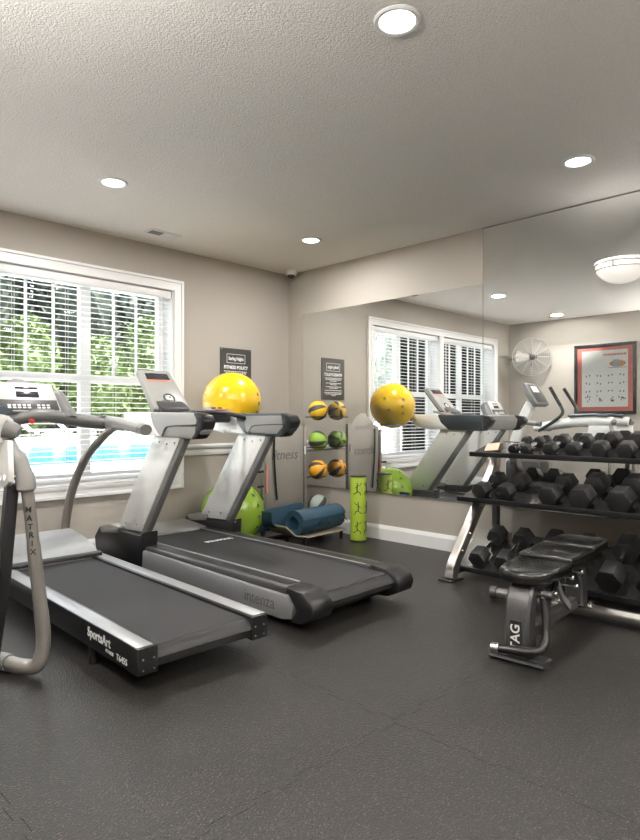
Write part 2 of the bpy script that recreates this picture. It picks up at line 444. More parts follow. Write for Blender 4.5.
r = thing('dome_camera', (-.11, -.17, H), 'small white security camera with dark dome on the ceiling in the corner', 'security camera')
bm = NB(); lathe(bm, [(.0, 0), (.062, 0), (.062, -.035), (.056, -.045), (.040, -.047), (.0, -.047)], Matrix.Translation((-.11, -.17, H - .0005))); obj('housing', bm, TRIM, r)
bm = NB(); lathe(bm, [(.038, -.046), (.037, -.06), (.028, -.076), (.015, -.084), (0, -.086)], Matrix.Translation((-.11, -.17, H))); obj('dome', bm, SCREEN, r)

# ------------------------------------------------------------ half-bowl wall sconce on the tall mirror, plus unseen copies added as ceiling fill
def sconce(x, y, face, lab, power=210.0):
    """half bowl uplight; its flat back sits on the wall, face = direction it looks into the room"""
    r = thing('wall_sconce', (x, y, 2.08), lab, 'wall lamp', 'half bowl wall sconces')
    Mt = Matrix.Translation((x, y, 0)) @ Matrix.Rotation(face - PI, 4, 'Z') @ Matrix.Translation((0, 0, 2.26)) @ Matrix.Diagonal((.87, .87, .80, 1)) @ Matrix.Translation((0, 0, -2.26))
    h0, h1 = PI / 2, 3 * PI / 2
    bm = NB(); lathe(bm, [(.0, 2.075), (.05, 2.079), (.10, 2.095), (.15, 2.128), (.18, 2.165), (.193, 2.185)], Mt, 28, h0, h1); obj('glass_bowl', bm, BOWL, r)
    bm = NB(); lathe(bm, [(.193, 2.185), (.199, 2.188), (.199, 2.193), (.193, 2.195)], Mt, 28, h0, h1)
    lathe(bm, [(.197, 2.232), (.203, 2.234), (.203, 2.240), (.197, 2.242)], Mt, 28, h0, h1)
    box(bm, (-.206, -.007, 2.186), (-.196, .007, 2.240), M=Mt); obj('metal_band', bm, MGREY, r)
    bm = NB(); lathe(bm, [(.193, 2.195), (.197, 2.232)], Mt, 28, h0, h1); lathe(bm, [(.197, 2.242), (.208, 2.25), (.200, 2.262), (.19, 2.262)], Mt, 28, h0, h1); obj('glass_rim', bm, BOWL, r)
    ld = bpy.data.lights.new('sconce_light', 'AREA'); ld.shape = 'RECTANGLE'; ld.size = .14; ld.size_y = .24; ld.energy = power; ld.color = (1, .965, .93)
    lo = bpy.data.objects.new('sconce_light', ld); COL.objects.link(lo); lo.parent = r
    lo.location = (math.cos(face) * .09, math.sin(face) * .09, .165); lo.rotation_euler = (PI, 0, face)
sconce(-.001, -3.49, PI, 'white glass half bowl wall sconce with metal bands on the tall mirror', 0.7)
sconce(-.001, -6.3, PI, 'added unseen fill light shaped as a half bowl sconce on the mirror side wall, behind the camera')  # this sconce and those below are unseen, added to brighten the ceiling
sconce(XL + .001, -3.75, 0, 'added unseen fill light shaped as a half bowl sconce on the poster wall, between poster and camera', 330.0)
sconce(XL + .001, -6.3, 0, 'added unseen fill light shaped as a half bowl sconce on the poster side wall, behind the camera')
sconce(-2.6, YB + .001, PI / 2, 'added unseen fill light shaped as a half bowl sconce in the middle of the wall behind the camera')

# ------------------------------------------------------------ fitness policy sign
r = thing('policy_sign', (-.723, -.001, 1.374), 'black fitness policy sign with white lettering on the window wall', 'sign')
bm = NB(); box(bm, (-.921, -.008, 1.374), (-.525, -.001, 1.866), .001, 1); obj('board', bm, SIGN, r)
bm = NB()
for (a, b_, c, d) in ((-.84, 1.805, -.606, 1.809), (-.84, 1.716, -.606, 1.720), (-.84, 1.720, -.836, 1.805), (-.610, 1.720, -.606, 1.805)):
    box(bm, (a, -.0095, b_), (c, -.008, d))
obj('logo_border', bm, WHITET, r)
lettering('logo_lettering', 'Sterling Heights', (-.723, -.0085, 1.762), (1, 0, 0), (0, 0, 1), .050, WHITET, r, bold=.0012, width=.60, ex=.0008)
lettering('title_lettering', 'FITNESS POLICY', (-.723, -.0085, 1.672), (1, 0, 0), (0, 0, 1), .046, WHITET, r, bold=.0016, width=.92, ex=.0008)
bm = NB(); zz = 1.632
for para in ((.30, .26, .12), (.27, .12), (.28, .15), (.29, .0), (.30, .26, .08)):
    for wl in para:
        if wl <= 0: continue
        x = -.723 - wl / 2
        while x < -.723 + wl / 2 - .01:
            ww = random.uniform(.012, .032); box(bm, (x, -.0088, zz - .0045), (min(x + ww, -.723 + wl / 2), -.008, zz + .0045)); x += ww + .007
        zz -= .0165
    zz -= .010
obj('small_text_lines', bm, WHITET, r)
for x in (-.905, -.541):
    for z in (1.85, 1.39): bm = NB(); sphere(bm, (x, -.009, z), .004, 8); obj('screw', bm, STEEL, r)

# ------------------------------------------------------------ framed poster, fan and bracket on the left wall (seen in the mirror)
r = thing('framed_poster', (XL, -1.566, 1.22), 'framed exercise chart poster with red border and black frame', 'picture')
y0, y1, z0, z1 = -2.018, -1.115, 1.222, 2.29
bm = NB()
for (a, b_, c, d) in ((y0, z0, y1, z0 + .045), (y0, z1 - .045, y1, z1), (y0, z0 + .045, y0 + .045, z1 - .045), (y1 - .045, z0 + .045, y1, z1 - .045)):
    box(bm, (XL + .001, a, b_), (XL + .03, c, d), .004)
obj('frame', bm, BLACK, r)
POSTR = mat('poster_red', (.72, .20, .16), .6, vary=(6, .25)); POSTW = mat('poster_paper', (.93, .91, .89), .5)
INK = mat('poster_ink', (.05, .05, .06), .6); INKO = mat('poster_orange', (.7, .3, .15), .6); INKB = mat('poster_blue', (.35, .45, .55), .6)
bm = NB(); box(bm, (XL + .001, y0 + .04, z0 + .04), (XL + .012, y1 - .04, z1 - .04)); obj('red_border', bm, POSTR, r)
bm = NB(); box(bm, (XL + .012, y0 + .115, z0 + .11), (XL + .0135, y1 - .115, z1 - .10)); PAPER = bm; npap = len(bm.faces)
# in the mirror the poster reads reversed: its title block sits at the low-y end
bm = NB()
y = y0 + .14
while y < y0 + .46:
    ww = random.uniform(.02, .035); box(bm, (XL + .0135, y, z1 - .185), (XL + .0145, y + ww, z1 - .155)); y += ww + .008
obj('title_marks', bm, POSTR, r)
bm = NB(); sphere(bm, (0, 0, 0), 1, 12); xf(bm, bm.verts[:], Matrix.Translation((XL + .0138, y0 + .26, z1 - .31)) @ Matrix.Diagonal((.001, .12, .05, 1))); obj('orange_drawing', bm, INKO, r)
bm = NB(); box(bm, (XL + .0139, y0 + .24, z1 - .36), (XL + .0155, y0 + .32, z1 - .25)); obj('blue_drawing', bm, INKB, r)
bm = PAPER
for k in range(4):
    for j in range(3):
        for q in (-.025, .025):
            yy = y0 + .20 + k * .165 + q; zc = z1 - .48 - j * .12 + random.uniform(-.008, .008)
            box(bm, (XL + .0135, yy - .008, zc - .012), (XL + .0145, yy + .008, zc + .012))
    yy = y0 + .20 + k * .165
    for q in range(6):
        a = random.uniform(-.045, .045); c = random.uniform(-.045, .045)
        box(bm, (XL + .0135, yy + a - .007, z1 - .83 + c - .012), (XL + .0145, yy + a + .007, z1 - .83 + c + .012))
box(bm, (XL + .0135, y0 + .13, z1 - .372), (XL + .0145, y0 + .40, z1 - .366))
bm.faces.ensure_lookup_table()
for f in bm.faces[npap:]: f.material_index = 1
obj('printed_paper', bm, [POSTW, INK], r)
bm = NB(); box(bm, (XL + .020, y0 + .04, z0 + .04), (XL + .022, y1 - .04, z1 - .04)); obj('glazing', bm, GLASS, r, smooth=False)

fc = Vector((-4.84, -.52, 2.145)); fd = Vector((.80, -.55, -.1)).normalized()
r = thing('wall_fan', (XL, -.52, 2.0), 'round wire cage wall fan mounted near the room corner', 'fan')
Mf = Matrix.Translation(fc) @ fd.to_track_quat('Z', 'Y').to_matrix().to_4x4()
def torus(bm, R, rr, M, z=0, seg=40, s2=8):
    tube(bm, [M @ Vector((R * math.cos(2 * PI * i / seg), R * math.sin(2 * PI * i / seg), z)) for i in range(seg + 1)], rr, s2)
bm = NB()
torus(bm, .30, .007, Mf); torus(bm, .30, .005, Mf, .03)
for k in range(1, 9): torus(bm, .30 - k * .028, .0022, Mf, .045 + .004 * k, 36, 5); torus(bm, .30 - k * .028, .0022, Mf, -.055 - .004 * k, 30, 5)
for k in range(12):
    a = 2 * PI * k / 12; c, s = math.cos(a), math.sin(a)
    tube(bm, [Mf @ Vector((.05 * c, .05 * s, .08)), Mf @ Vector((.2 * c, .2 * s, .06)), Mf @ Vector((.30 * c, .30 * s, .0)), Mf @ Vector((.2 * c, .2 * s, -.075)), Mf @ Vector((.05 * c, .05 * s, -.095))], .0045, 6)
obj('wire_cage', bm, mat('fan_grille', (.55, .54, .52), .35, .5), r)
bm = NB()
for k in range(3):
    a = 2 * PI * k / 3
    for i in range(1):
        pts = [(.04, -.03, .015), (.24, -.085, .035), (.265, .02, -.005), (.20, .075, -.035), (.04, .035, -.015)]
        rot = Matrix.Rotation(a, 4, 'Z')
        top = [bm.verts.new(Mf @ (rot @ Vector(p))) for p in pts]; bot = [bm.verts.new(Mf @ (rot @ (Vector(p) - Vector((0, 0, .003))))) for p in pts]
        bm.faces.new(top); bm.faces.new(bot[::-1])
        for j in range(5): bm.faces.new((top[j], bot[j], bot[(j + 1) % 5], top[(j + 1) % 5]))
obj('blades', bm, PANEL, r)
bm = NB(); lathe(bm, [(0, .095), (.03, .093), (.045, .085), (.045, .07), (0, .07)], Mf); obj('badge', bm, DGREY, r)
bm = NB(); lathe(bm, [(0, -.19), (.06, -.185), (.075, -.15), (.075, -.09), (0, -.09)], Mf, 24); obj('motor', bm, MGREY, r)
bm = NB(); pm = Mf @ Vector((0, 0, -.17)); tube(bm, [pm, (XL + .06, pm.y - .02, pm.z - .05), (XL + .02, pm.y - .02, pm.z - .05)], .02, 10)
box(bm, (XL + .001, pm.y - .08, pm.z - .16), (XL + .02, pm.y + .04, pm.z + .06), .004); obj('wall_bracket', bm, DGREY, r)

r = thing('wall_bracket_mount', (XL + .0, -.17, 2.1), 'small swivel bracket with plug on the wall in the corner beside the fan', 'bracket')
bm = NB(); box(bm, (XL + .001, -.23, 2.17), (XL + .018, -.14, 2.29), .004); obj('plate', bm, TRIM, r)
bm = NB(); tube(bm, [(XL + .018, -.18, 2.21), (XL + .09, -.16, 2.19), (XL + .14, -.13, 2.16)], .018, 10); sphere(bm, (XL + .14, -.13, 2.15), .035, 14); obj('arm', bm, MGREY, r)

# ------------------------------------------------------------ outside: deck, pool, hedge, trees, loungers
ZG = .30
bm = NB(); box(bm, (-60, .9, ZG - .3), (60, 60, ZG)); struct('ground', bm, DECK)
bm = NB()
prism(bm, [(-9, 4.6), (12, 4.6), (13, 6), (13, 16.5), (11, 17.5), (-6, 17.5), (-9, 15)], 'z', ZG - .01, ZG + .015)
o = obj('swimming_pool', bm, WATER, smooth=False); tag(o, 'blue swimming pool outside behind the window', 'pool')
bm = NB()
P0 = [(-9, 4.6), (12, 4.6), (13, 6), (13, 16.5), (11, 17.5), (-6, 17.5), (-9, 15)]
tube(bm, [(x, y, ZG + .02) for x, y in P0 + [P0[0]]], .12, 8); obj('coping', bm, DECK, o)

def foliage(bm, c, rad, nleaf, size, rng, squash=(1, 1, 1)):
    for _ in range(nleaf):
        u = Vector((rng.gauss(0, 1), rng.gauss(0, 1), rng.gauss(0, 1))).normalized() * (rng.random() ** .25)
        p = Vector((c[0] + u.x * rad[0], c[1] + u.y * rad[1], c[2] + u.z * rad[2]))
        s = size * rng.uniform(.6, 1.3)
        q = Matrix.Rotation(rng.uniform(0, 2 * PI), 3, Vector((rng.gauss(0, 1), rng.gauss(0, 1), rng.gauss(0, 1))).normalized())
        vs = [bm.verts.new(p + q @ Vector(a)) for a in ((-s, 0, 0), (0, -s * .55, s * .1), (s, 0, 0), (0, s * .55, s * .1))]
        bm.faces.new(vs)
def shrub(name, c, rad, nleaf, size, leaf, label, cat, group, trunk=False):
    rng = random.Random(int(c[0] * 31 + c[1] * 7))
    r_ = thing(name, (c[0], c[1], ZG), label, cat, group)
    bm = NB()
    sphere(bm, (0, 0, 0), 1, 16)
    for v in bm.verts:
        k = .80 + .10 * math.sin(v.co.x * 7 + c[0]) * math.cos(v.co.z * 6) + .05 * math.sin(v.co.y * 13)
        v.co = Vector((c[0] + v.co.x * rad[0] * k, c[1] + v.co.y * rad[1] * k, c[2] + v.co.z * rad[2] * k))
    foliage(bm, c, rad, nleaf, size, rng)
    o_ = obj('foliage', bm, leaf, r_, smooth=False)
    bm = NB(); cyl(bm, (c[0], c[1], ZG - .05), (c[0], c[1], c[2]), .12, 8); obj('trunk', bm, BARK, r_)
    return r_
desc = ['nearest the policy sign side', 'second from the sign side', 'in the middle', 'fourth from the sign side', 'fifth from the sign side', 'at the far end']
for i in range(6):
    x = 15.5 - i * 3.1
    shrub('hedge_shrub', (x, 24 + (i % 2) * .8, 3.1 + .3 * math.sin(i * 2.1)), (1.75, 1.3, 2.9 + .5 * math.sin(i * 2.1)), 3200, .17, LEAFB,
          'bright green shrub of the hedge beyond the pool, ' + desc[i], 'shrub', 'hedge shrubs beyond the pool')
for i in range(6):
    x = 20 - i * 4.4
    shrub('evergreen_tree', (x, 30.5 + (i % 2) * 2, 6.5), (2.3, 1.8, 6.4), 2200, .26, LEAFD,
          'dark tree rising behind the hedge, ' + desc[i], 'tree', 'dark trees behind the hedge')
for i in range(6):
    x = 17.8 - i * 4.8
    shrub('tall_evergreen_tree', (x, 37, 8.5), (2.7, 1.8, 8.3), 1800, .30, LEAFD,
          'tall dark evergreen in the row behind the dark trees, ' + desc[i], 'tree', 'tall evergreens in the back row')
for i in range(6):
    x = -7.5 - i * 5.2
    shrub('shade_tree', (x - 4, 24 - i * .8, 4.9), (2.7, 2.2, 4.7), 1400, .28, LEAFC,
          'dark blue green tree seen through the mirrored windows, ' + desc[i], 'tree', 'blue green trees left of the pool')
r = thing('board_fence', (0, 41, ZG), 'dark board fence behind the trees', 'fence')
bm = NB(); box(bm, (-50, 40.9, ZG), (45, 41, ZG + 3)); obj('boards', bm, FENCE, r)

def lounger(loc, rz, lab):
    r_ = thing('pool_lounger', (0, 0, 0), lab, 'lounger', 'loungers on the pool deck')
    bm = NB(); box(bm, (-.3, -.95, .30), (.3, .35, .35), .02)
    box(bm, (-.3, -.02, -.02), (.3, .75, .03), .02, M=Matrix.Translation((0, .35, .32)) @ Matrix.Rotation(math.radians(42), 4, 'X')); obj('sling', bm, BLIND, r_, world=False)
    bm = NB()
    for s in (-.3, .3):
        tube(bm, [(s, -.95, .29), (s, .36, .29)], .022, 8)
        for y_ in (-.85, .3): cyl(bm, (s, y_, 0), (s, y_, .29), .02, 8)
    obj('frame', bm, MGREY, r_, world=False)
    r_.location = loc; r_.rotation_euler = (0, 0, rz); return r_
for i, (x, y) in enumerate(((6.0, 22.9), (7.6, 22.9), (9.2, 22.9), (10.8, 22.9))):
    lounger((x, y, ZG), .9, 'pool lounger with raised back, ' + ('first', 'second', 'third', 'fourth')[i] + ' in the row beyond the pool from the left')

# ------------------------------------------------------------ treadmill with white uprights (Intenza)
T = thing('treadmill', (-1.85, -1.5, 0), 'white and black treadmill with a silver skirt, the one beside the ball rack', 'treadmill', 'treadmills facing the window')
XC = -1.85; XD = -1.875
bm = NB()   # belt: flat bed with rounded rear wrap
prism(bm, [(-.62, .21), (-2.62, .20), (-2.68, .18), (-2.70, .15), (-2.68, .115), (-2.62, .10), (-.62, .12)], 'x', XD - .28, XD + .28); belt = obj('belt', bm, BELT, T)
lettering('belt_lettering', 'intenza', (XD + .13, -1.12, .2115), (-1, 0, 0), (0, -1, 0), .085, WHITET, belt, bold=.001)
bm = NB(); prism(bm, [(-.62, .20), (-.60, .225), (-.25, .255), (-.18, .22), (-.16, .05), (-.62, .05)], 'x', XD - .40, XD + .40, .012); obj('motor_cover', bm, LGREY, T)
for s in (-1, 1):
    bm = NB(); a, b_ = sorted((XD + s * .285, XD + s * .425)); box(bm, (a, -2.50, .175), (b_, -.62, .222), .010); rl = obj('side_rail', bm, DGREY, T)
    bm = NB(); a, b_ = sorted((XD + s * .315, XD + s * .385)); box(bm, (a, -2.47, .2222), (b_, -.66, .2245), .001, 1); obj('foot_strip', bm, BLACK, rl)
    bm = NB(); a, b_ = sorted((XD + s * .285, XD + s * .298)); box(bm, (a, -2.47, .2222), (b_, -.66, .2258), .001, 1); obj('silver_line', bm, SILVER, rl)
    bm = NB(); a, b_ = sorted((XD + s * .39, XD + s * .442)); prism(bm, [(-.85, .05), (-.85, .200), (-2.52, .182), (-2.575, .13), (-2.56, .06), (-2.48, .045)], 'x', a, b_, .008); sk = obj('side_skirt', bm, SILVER, T)
    if s < 0: lettering('logo_lettering', 'intenza', (XD - .4435, -2.29, .118), (0, -1, 0), (0, 0, 1), .10, MGREY, sk, width=.95)
    bm = NB(); a, b_ = sorted((XD + s * .285, XD + s * .447))
    prism(bm, [(-2.50, .232), (-2.64, .222), (-2.72, .185), (-2.735, .14), (-2.72, .09), (-2.64, .05), (-2.55, .045), (-2.60, .12)], 'x', a, b_, .014); obj('end_cap', bm, BLACK, T)
bm = NB(); cyl(bm, (XD - .285, -2.64, .155), (XD + .285, -2.64, .155), .040, 20); box(bm, (XD - .29, -2.60, .06), (XD + .29, -2.45, .095), .01); obj('rear_roller', bm, BLACK, T)
for x in (XD - .33, XD + .33):
    for y in (-2.45, -.6): bm = NB(); box(bm, (x - .05, y, 0), (x + .05, y + .12, .055), .01); obj('foot', bm, RUBBER, T)
for s in (-1, 1):
    xa, xb = sorted((XC + s * .355, XC + s * .415)); xo = (-.055 if s < 0 else -.004, .004 if s < 0 else .012)
    bm = NB(); prism(bm, [(-.24, .06), (-.21, .20), (-.29, .285), (-.47, .325), (-.50, .30), (-.93, .30), (-1.00, .335), (-.97, .06)], 'x', xa + xo[0], xb + xo[1], .012)
    sh = obj('upright_shroud', bm, BLACK, T)
    bm = NB(); prism(bm, [(-.30, .290), (-.47, .328), (-.62, .325), (-.60, .275), (-.34, .245)], 'x', xa + xo[0] - .004, xb + xo[1] + .004, .008); obj('silver_cap', bm, LGREY, sh)
    bm = NB(); prism(bm, [(-.49, .29), (-.86, .31), (-1.40, 1.04), (-1.05, 1.04)], 'x', xa, xb, .006); up_ = obj('upright', bm, WHITEP, T)
    bm = NB(); prism(bm, [(-.855, .305), (-.92, .305), (-1.455, 1.04), (-1.395, 1.04)], 'x', xa + .004, xb - .004, .006); obj('rear_trim', bm, MGREY, up_)
    bm = NB()
    for (yy, zz) in ((-.63, .35), (-.80, .36), (-1.12, .985), (-1.22, .975), (-1.32, .985)):
        for xx in (xa - .001, xb + .001): sphere(bm, (xx, yy, zz), .007, 8)
    obj('bolts', bm, MGREY, up_)
    bm = NB()   # arm: pearl front wedge
    prism(bm, [(-.62, 1.205), (-.63, 1.15), (-.71, 1.055), (-.86, 1.030), (-1.16, 1.026), (-1.05, 1.11), (-1.0, 1.2)], 'x', xa - .02, xb + .02, .012); am = obj('handrail', bm, WHITEP, T)
    bm = NB()
    prism(bm, [(-1.0, 1.199), (-1.05, 1.10), (-1.13, 1.026), (-1.56, 1.014), (-1.66, 1.06), (-1.69, 1.13), (-1.66, 1.17), (-1.57, 1.192)], 'x', xa - .016, xb + .016, .016)
    gp = obj('grip', bm, GRIPG if s < 0 else SLATE, am)
    if s > 0:
        bm = NB(); prism(bm, [(-1.12, 1.175), (-1.17, 1.045), (-1.53, 1.035), (-1.60, 1.09), (-1.58, 1.175)], 'x', xa - .022, xa - .010, .004); obj('inner_cover', bm, LGREY, am)
    bm = NB()
    prism(bm, [(-1.53, 1.013), (-1.60, 1.02), (-1.68, 1.09), (-1.70, 1.135), (-1.665, 1.178), (-1.56, 1.196), (-1.60, 1.14), (-1.58, 1.06)], 'x', xa - .018, xb + .018, .012); obj('end_bumper', bm, BLACK, am)
    bm = NB()
    tube(bm, [(xa - .0185, -1.19, 1.03), (xa - .0185, -1.22, 1.075), (xa - .0185, -1.29, 1.10), (xa - .0185, -1.60, 1.11)], .006, 8, sm=4); obj('grip_groove', bm, DGREY, am)
bm = NB(); box(bm, (XC - .33, -.98, 1.12), (XC + .33, -.72, 1.195), .02); obj('cross_console', bm, DGREY, T)
bm = NB(); tube(bm, [(XC - .345, -1.15, 1.155), (XC - .2, -1.12, 1.19), (XC, -1.10, 1.20), (XC + .2, -1.12, 1.19), (XC + .345, -1.15, 1.155)], .018, 12, sm=5); obj('front_handlebar', bm, BLACK, T)
# console head: tilted slab
CW = .155
cb, ct = Vector((XC - .135, -.85, 1.235)), Vector((XC - .135, -.56, 1.548))
uu = (ct - cb).normalized(); nn = Vector((0, -uu.z, uu.y)); nn = nn if nn.y < 0 else -nn
Mc = Matrix(((1, uu.x, nn.x, cb.x), (0, uu.y, nn.y, cb.y), (0, uu.z, nn.z, cb.z), (0, 0, 0, 1)))
Lc = (ct - cb).length
def slab(bm, w0, w1, l0, l1, d0, d1, r_=.02, M=None):
    vs0 = [(-w0, l0), (w0, l0), (w1, l1), (-w1, l1)]
    prism(bm, vs0, 'z', d0, d1, r_); xf(bm, bm.verts[:], M if M is not None else Mc)
bm = NB(); slab(bm, CW + .012, CW - .012, -.01, Lc, -.055, .0, .018); hd = obj('console_head', bm, mat('console_grey', (.27, .265, .25), .38), T)
bm = NB(); slab(bm, CW, CW - .03, .0, Lc - .02, -.075, -.045, .012); obj('head_back', bm, DGREY, hd)
bm = NB(); slab(bm, .105, .10, Lc - .115, Lc - .045, .0005, .003, .001); obj('display', bm, SCREEN, hd)
bm = NB(); slab(bm, .107, .106, Lc - .130, Lc - .118, .0005, .003, .001); obj('orange_strip', bm, ORANGE, hd)
bm = NB(); lathe(bm, [(0, .014), (.022, .012), (.026, 0)], Mc @ Matrix.Translation((.01, .105, .0)), 20); obj('dial', bm, WHITEP, hd)
bm = NB(); torus(bm, .045, .005, Mc @ Matrix.Translation((.01, .105, .002))); lathe(bm, [(0, .016), (.010, .016), (.010, .012)], Mc @ Matrix.Translation((.01, .105, .0)), 12); obj('dial_ring', bm, SCREEN, hd)
bm = NB(); slab(bm, .05, .07, .055, .085, .0005, .004, .001); obj('button_pad', bm, MGREY, hd)
bm = NB(); prism(bm, [(-.74, 1.19), (-.90, 1.19), (-.90, 1.235), (-.78, 1.30)], 'x', XC - .26, XC - .01, .012); obj('console_neck', bm, DGREY, T)
# tray with knobs right of the console
bm = NB(); box(bm, (-.07, -.10, -.012), (.10, .10, .012), .01, M=Matrix.Translation((XC + .20, -.95, 1.215)) @ Matrix.Rotation(math.radians(12), 4, 'X')); ty = obj('control_tray', bm, LGREY, T)
bm = NB(); box(bm, (XC + .16, -1.02, 1.222), (XC + .27, -.98, 1.232), .004); obj('orange_pad', bm, ORANGE, ty)
bm = NB()
for k in range(2): cyl(bm, (XC + .19 + k * .06, -.93, 1.22), (XC + .19 + k * .06, -.93, 1.245), .018, 14)
obj('knobs', bm, DGREY, ty)

# ------------------------------------------------------------ treadmill with curved tube uprights (SportsArt)
SA0 = Vector((-2.935, -1.6, 0)); ang = math.radians(-1.3)
T = thing('treadmill', SA0, 'grey treadmill with curved tube uprights and black side rails, nearest the camera', 'treadmill', 'treadmills facing the window', rz=ang)
MS = Matrix.Translation(SA0) @ Matrix.Rotation(ang, 4, 'Z')
def sa(name, bm, m, parent=None, **k):
    bmesh.ops.transform(bm, matrix=MS, verts=bm.verts[:]); return obj(name, bm, m, parent or T, **k)
# local: x across, y forward(+), deck rear at y=-1.12, hood from y=.72
bm = NB(); prism(bm, [(.78, .192), (-1.04, .185), (-1.085, .165), (-1.10, .14), (-1.085, .10), (.78, .10)], 'x', -.253, .253); sa('belt', bm, BELT)
for s in (-1, 1):
    bm = NB()
    prism(bm, [(-1.105, .085), (-1.105, .198), (.95, .205), (.95, .09)], 'x', *sorted((s * .250, s * .345)), .004); rl = sa('side_rail', bm, BLACKM)
    bm = NB(); prism(bm, [(-1.09, .1982), (-1.09, .201), (.80, .2075), (.80, .2047)], 'x', *sorted((s * .266, s * .341)), .0005); sa('silver_foot_strip', bm, SILVER, rl)
    bm = NB()
    for zz in (.105, .15):
        for xx in (s * .27, s * .32): sphere(bm, (xx, -1.106, zz), .0045, 8)
    sa('rail_bolts', bm, MGREY, rl)
    if s < 0:
        def lt(nm2, txt, y_, z_, sz, **k):
            o_ = MS @ Vector((-.3456, y_, z_)); rt = MS.to_3x3() @ Vector((0, -1, 0)); lettering(nm2, txt, o_, rt, (0, 0, 1), sz, WHITET, rl, **k)
        lt('brand_lettering', 'SportsArt', -.74, .157, .062, bold=.0009, width=.95)
        lt('fitness_lettering', 'FITNESS', -.85, .118, .022)
        lt('model_lettering', 'T645S', -.965, .118, .040)
bm = NB(); cyl(bm, (-.258, -1.055, .145), (.258, -1.055, .145), .036, 18); sa('rear_roller', bm, BLACK)
for x in (-.315, .315):
    for y in (-.62, .8): bm = NB(); cyl(bm, (x, y, .0), (x, y, .10), .024, 12); sa('foot', bm, BLACK)
bm = NB(); prism(bm, [(.67, .215), (.74, .262), (.95, .318), (1.16, .335), (1.32, .29), (1.36, .10), (.67, .10)], 'x', -.31, .31, .035); hood = sa('motor_hood', bm, mat('hood_grey', (.36, .37, .38), .4))
bm = NB(); prism(bm, [(.655, .205), (.66, .226), (.70, .235), (.70, .205)], 'x', -.312, .312, .003); sa('hood_edge', bm, BLACK, hood)
for s in (-1, 1):
    bm = NB(); tube(bm, [(s * .37, 1.44, .20), (s * .375, 1.46, .32), (s * .39, 1.36, .60), (s * .40, 1.13, .86), (s * .405, .80, 1.045), (s * .405, .64, 1.10)], .034, 14, sm=6, ry=.026); sa('upright_tube', bm, WARMGREY)
    bm = NB(); tube(bm, [(s * .40, .98, 1.13), (s * .405, .75, 1.125), (s * .41, .50, 1.11), (s * .41, .28, 1.085)], [.050, .046, .038, .034], 14, sm=5, ry=.044); ar = sa('handrail', bm, LGREY)
    bm = NB(); tube(bm, [(s * .41, .285, 1.086), (s * .41, .23, 1.078)], .036, 14, ry=.045); sa('end_cap', bm, MGREY, ar)
    bm = NB(); lathe(bm, [(.062, 1.165), (.062, 1.175), (.052, 1.178), (.046, 1.16), (0, 1.155)], Matrix.Translation((s * .36, .82, 0)), 24); box(bm, (s * .36 - .055, .76, 1.11), (s * .36 + .055, .88, 1.166), .02); sa('cup_holder', bm, MGREY, ar)
# curved dash below the console
bm = NB(); tube(bm, [(-.38, .80, 1.12), (-.24, .74, 1.15), (-.08, .70, 1.175), (.12, .74, 1.15), (.38, .80, 1.12)], .046, 14, sm=6, ry=.06, up=(0, 0, 1)); sa('dash', bm, MGREY)
bm = NB(); cyl(bm, (-.16, .68, 1.14), (-.16, .64, 1.135), .016, 14); sa('stop_button', bm, RED)
cbl, ctl = Vector((-.155, .68, 1.20)), Vector((-.155, .79, 1.385))
u2 = (ctl - cbl).normalized(); n2v = Vector((0, -u2.z, u2.y)); Mk = Matrix(((1, 0, 0, cbl.x), (0, u2.y, n2v.y, cbl.y), (0, u2.z, n2v.z, cbl.z), (0, 0, 0, 1)))
L2 = (ctl - cbl).length
bm = NB(); prism(bm, [(-.215, -.01), (.215, -.01), (.232, .02), (.205, L2 * .75), (.16, L2 + .005), (.06, L2 + .015), (.0, L2 + .035), (-.06, L2 + .04), (-.12, L2 + .015), (-.19, L2)], 'z', -.07, -.004, .014); xf(bm, bm.verts[:], Mk); hd = sa('console_head', bm, MGREY)
bm = NB(); tube(bm, [Mk @ Vector((.15, L2 - .02, -.05)), Mk @ Vector((.205, L2 * .72, -.05)), Mk @ Vector((.245, .02, -.05)), Mk @ Vector((.25, -.03, -.055))], [.03, .05, .06, .05], 14, sm=5, ry=.06); sa('side_housing', bm, MGREY, hd)
bm = NB(); slab(bm, .195, .165, .0, L2, -.006, .002, .003, Mk); sa('console_face', bm, mat('console_silver', (.50, .50, .49), .35, .3), hd)
bm = NB(); slab(bm, .185, .178, .006, .085, .002, .004, .001, Mk); sa('key_panel', bm, DGREY, hd)
bm = NB(); slab(bm, .072, .070, .105, .150, .002, .004, .001, Mk); sa('display', bm, SCREEN, hd)
bm = NB(); slab(bm, .072, .070, .168, .185, .002, .004, .001, Mk); sa('upper_display', bm, SCREEN, hd)
bm = NB()
for k in range(9):
    for j in range(2):
        if k in (5,): continue
        box(bm, (-.135 + k * .030, .020 + j * .018, .004), (-.115 + k * .030, .031 + j * .018, .0055), .001, 1)
xf(bm, bm.verts[:], Mk); sa('keys', bm, WHITET, hd)

